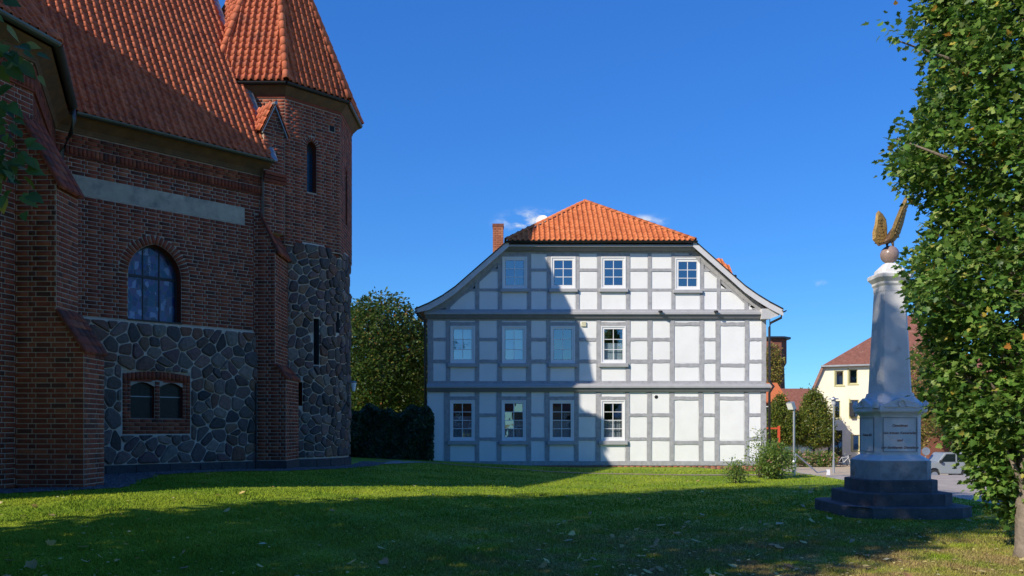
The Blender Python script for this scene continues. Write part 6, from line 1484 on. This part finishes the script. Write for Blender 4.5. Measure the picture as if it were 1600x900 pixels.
for q in ([(1.16, 1.13), (2.05, 1.13), (2.05, 1.58), (1.52, 1.58)], [(2.15, 1.13), (3.28, 1.13), (3.2, 1.58), (2.15, 1.58)]): MB().xz([(cx0 + x, cg + z) for x, z in q], CY + .066, CY + .079).build('side_window', mt_cglass, car)
dr = MB().xz([(cx0 + x, cg + z) for x, z in ((1.14, .46), (2.1, .46), (2.1, 1.06), (1.14, 1.07))], CY - .008, CY - .001).build('door', mt_car, car); MB().box(cx0 + 1.9, cx0 + 2.06, CY - .03, CY - .009, cg + .93, cg + .97).build('handle', mt_blk, dr)
MB().box(cx0 + 1.05, cx0 + 1.2, CY - .2, CY - .0, cg + 1.06, cg + 1.22).build('wing_mirror', mt_blk, car, bevel=.02); MB().box(cx0 + .0, cx0 + .45, CY - .01, CY + 1.56, cg + .38, cg + .54).build('bumper', mt_blk, car, bevel=.02); MB().box(cx0 + 3.05, cx0 + 3.52, CY - .01, CY + 1.56, cg + .40, cg + .56).build('bumper', mt_blk, car, bevel=.02)
MB().box(cx0 - .0, cx0 + .03, CY + .12, CY + .36, cg + .72, cg + .9).build('headlight', mt_pane2, car); MB().box(cx0 + 3.47, cx0 + 3.5, CY + .08, CY + .24, cg + .72, cg + .95).build('tail_light', mt_red, car)
for wxp in (.78, 2.69):
    for yy in (CY + .02, CY + 1.33):
        mb = MB(); rr = .33
        for (r0, d0) in (): pass
        ring = [(cx0 + wxp + rr * math.cos(k * math.pi / 12), cg + rr + rr * math.sin(k * math.pi / 12)) for k in range(24)]; mb.xz(ring, yy, yy + .2); wh = mb.build('wheel', mt_rubber, car, bevel=.02)
        mb = MB(); mb.xz([(cx0 + wxp + .2 * math.cos(k * math.pi / 8), cg + rr + .2 * math.sin(k * math.pi / 8)) for k in range(16)], yy - .012, yy - .001); mb.build('rim', mt_steel, wh)
# round mirror on a pole behind the memorial
ry = 52.0; rx = wx(1446, ry); rm = root('traffic_mirror', (rx, ry, sz_(ry)), 'round traffic mirror on a pole behind the memorial', 'mirror')
MB().tube([(rx, ry, sz_(ry) - .05), (rx, ry, wz(700, ry))], .035, 8).build('pole', mt_steel, rm); mb = MB(); mb.xz([(rx + .24 * math.cos(k * math.pi / 12), wz(705, ry) + .24 * math.sin(k * math.pi / 12)) for k in range(24)], ry - .1, ry - .05); mb.build('mirror_disc', mt_steel, rm)
# bicycles by the entrance
def bicycle(x, y, g, yaw, label, col):
    b = root('bicycle', (x, y, g), label, 'bicycle', 'bicycles by the entrance'); c, s = math.cos(yaw), math.sin(yaw)
    def T(u, z, v=0): return (x + u * c - v * s, y + u * s + v * c, g + z)
    for u in (-.53, .53):
        mb = MB(); mb.tube([T(u + .34 * math.cos(k * math.pi / 10), .34 + .34 * math.sin(k * math.pi / 10)) for k in range(21)], .022, 6, cap=False); wh = mb.build('wheel', mt_rubber, b)
        sp_ = MB()
        for k in range(6): a = k * math.pi / 6; sp_.tube([T(u + .32 * math.cos(a), .34 + .32 * math.sin(a)), T(u - .32 * math.cos(a), .34 - .32 * math.sin(a))], .004, 4)
        sp_.build('spokes', mt_steel, wh)
    mb = MB()
    for p in ([T(-.53, .34), T(-.08, .30), T(-.18, .80), T(-.53, .34)], [T(-.08, .30), T(.40, .72)], [T(-.16, .72), T(.38, .78)], [T(.53, .34), T(.40, .72), T(.36, .92)]): mb.tube(p, .022, 6)
    mb.build('frame', col, b); MB().tube([T(.36, .92, -.26), T(.40, 1.0, -.1), T(.40, 1.0, .1), T(.36, .92, .26)], .014, 6).build('handlebar', mt_steel, b)
    MB().tube([T(-.30, .86), T(-.18, .87), T(-.04, .85)], [.07, .06, .025], 6).build('saddle', mt_blk, b); MB().tube([T(-.08, .30, -.12), T(-.08, .30, .12)], .02, 6).build('pedals', mt_blk, b)
bicycle(wx(1319, 69.5), 69.5, sz_(69.5), .25, 'white bicycle parked by the glass entrance', mt_wpaint); bicycle(wx(1331, 70), 70, sz_(70), -.5, 'dark bicycle parked next to the white one', mt_blk)
# sunny forecourt paving beyond the street
strip_y = np.arange(57, 86, 2.); V = []; Fc = []
for y in strip_y:
    for x in (13.2, 18, 24, 46): V.append((x, y, sz_(y) + .008))
for i in range(len(strip_y) - 1):
    for k in range(3): Fc.append((i * 4 + k, i * 4 + k + 1, i * 4 + 5 + k, i * 4 + 4 + k))
tag(mesh_obj('forecourt', V, Fc, mt_pave), 'sunny beige paved forecourt before the yellow building', 'pavement', kind='structure')
# far hedge line closing the horizon
for i in range(9):
    px = 1190 + i * 48; Y = 130.0
    bg_tree('distant_tree', 'distant green tree closing the view beyond the street', px, Y, 610 + 12 * math.sin(i * 2.1), 668, 4.2, mt_leafH, n=160, per=8, size=.55, spread=.6, seed=60 + i, group='distant trees beyond the street', tr=.25, z0=-1.5)
for i in range(7):
    px = 380 + i * 44; Y = 110.0
    bg_tree('distant_tree', 'distant green tree far behind the garden wall', px, Y, 560 + 16 * math.sin(i * 1.7), 668, 4.6, mt_leafA, n=160, per=8, size=.55, spread=.6, seed=80 + i, group='distant trees behind the garden', tr=.25)

# ------------------------------------------------------------------ grass and fallen leaves
N = 420000; u = rng.uniform(size=N); Y = 6.6 / (1 - u * (1 - 6.6 / 33.0)); X = rng.uniform(-.66, .66, N) * Y
def keep(X, Y):
    k = (X < 9.78) & (Y < 34.0)
    k &= ~((np.abs(X - MC[0]) < 1.1) & (np.abs(Y - MC[1]) < 1.1))
    # clear of the church and its gravel strip
    gx = np.interp(Y, [p[1] for p in gpts_out], [p[0] for p in gpts_out]); k &= X > gx - .06
    py_ = np.interp(X, [-5.2, -2.4, 2.9, 6.6, 9.7], [32.8, 32.2, 29.62, 28.65, 28.35]); k &= ~(np.abs(Y - py_) < .3)
    return k
kk = keep(X, Y); X = X[kk]; Y = Y[kk]; N = len(X); Z = gz(X, Y); h = (.014 + .018 * rng.uniform(size=N)) * (1 + .35 * np.sin(X * 2.1) * np.sin(Y * 1.7) + .3 * np.sin(X * 5.3 + 1) * np.sin(Y * 4.1)) * np.where(rng.uniform(size=N) < .02, 1.5, 1) * (1 + .02 * Y); wd = .0028 + .00045 * Y
th = rng.uniform(0, 2 * np.pi, N); lx2 = rng.normal(size=N) * .6 * h; ly2 = rng.normal(size=N) * .6 * h
A0 = np.stack([X - wd * np.cos(th), Y - wd * np.sin(th), Z - .006], -1); A1 = np.stack([X + wd * np.cos(th), Y + wd * np.sin(th), Z - .006], -1); A2 = np.stack([X + lx2, Y + ly2, Z + h], -1)
V = np.stack([A0, A1, A2], 1).reshape(-1, 3); gme = np_mesh('grass', V, np.arange(3 * N).reshape(N, 3), mt_lawn)
stuff('grass', gme, None, 'short green grass blades covering the lawn', 'grass')
mt_fall = leaf_mat('fallen_leaf', [(0, (.40, .26, .10)), (.35, (.58, .45, .16)), (.6, (.66, .56, .24)), (.8, (.38, .20, .09)), (1, (.55, .52, .32))], .15, .7)
fmes = []
for tp in (T_LOB, T_HEART, T_OVAL):
    fm2 = leaf_mesh('fallen_leaf', np.array([[0, -.45, 0.]]), np.array([[0, 1., 0]]), np.array([[0, 0, 1.]]), np.ones(1), (tp[0] * np.array([1, 1, 1]) + np.array([0, 0, 0]) + np.stack([0 * tp[0][:, 0], 0 * tp[0][:, 0], .35 * (tp[0][:, 1] - .45) ** 2], -1), tp[1]), mt_fall); fmes.append(fm2)
cnt = 0; fr2 = np.random.default_rng(11)
while cnt < 260:
    Y_ = 7.6 / (1 - fr2.uniform() * (1 - 7.6 / 27)); X_ = fr2.uniform(-.6, .6) * Y_
    if fr2.uniform() < .45: X_ = fr2.uniform(.0, .6) * Y_
    if not keep(np.array([X_]), np.array([Y_]))[0]: continue
    o = bpy.data.objects.new('fallen_leaf', fmes[cnt % 3]); s_ = fr2.uniform(.065, .15)
    o.matrix_basis = Matrix.Translation((X_, Y_, gzf(X_, Y_) + .04)) @ Matrix.Rotation(fr2.uniform(0, 6.28), 4, 'Z') @ Matrix.Rotation(fr2.normal() * .3, 4, 'X') @ Matrix.Rotation(fr2.normal() * .3, 4, 'Y') @ Matrix.Scale(s_, 4)
    COL.objects.link(o); tag(o, 'dry yellow-brown leaf fallen on the lawn', 'leaf', 'fallen leaves on the lawn'); cnt += 1
n = 2200; Y = 7.4 / (1 - rng.uniform(size=n) * (1 - 7.4 / 30)); X = np.where(rng.uniform(size=n) < .5, rng.uniform(-.6, .62, n), rng.uniform(.1, .62, n)) * Y; kk = keep(X, Y); X, Y = X[kk], Y[kk]; n = len(X)
pos = np.stack([X, Y, gz(X, Y) + .034], -1); th = rng.uniform(0, 6.28, n)
stuff('leaf_litter', leaf_mesh('leaf_litter', pos, np.stack([np.cos(th), np.sin(th), .1 * rng.normal(size=n)], -1), np.array([[0, 0, 1.]]) + rng.normal(size=(n, 3)) * .3, rng.uniform(.022, .06, n), T_OVAL, mt_fall), None, 'scattered small leaf litter and bits in the grass', 'leaf litter')
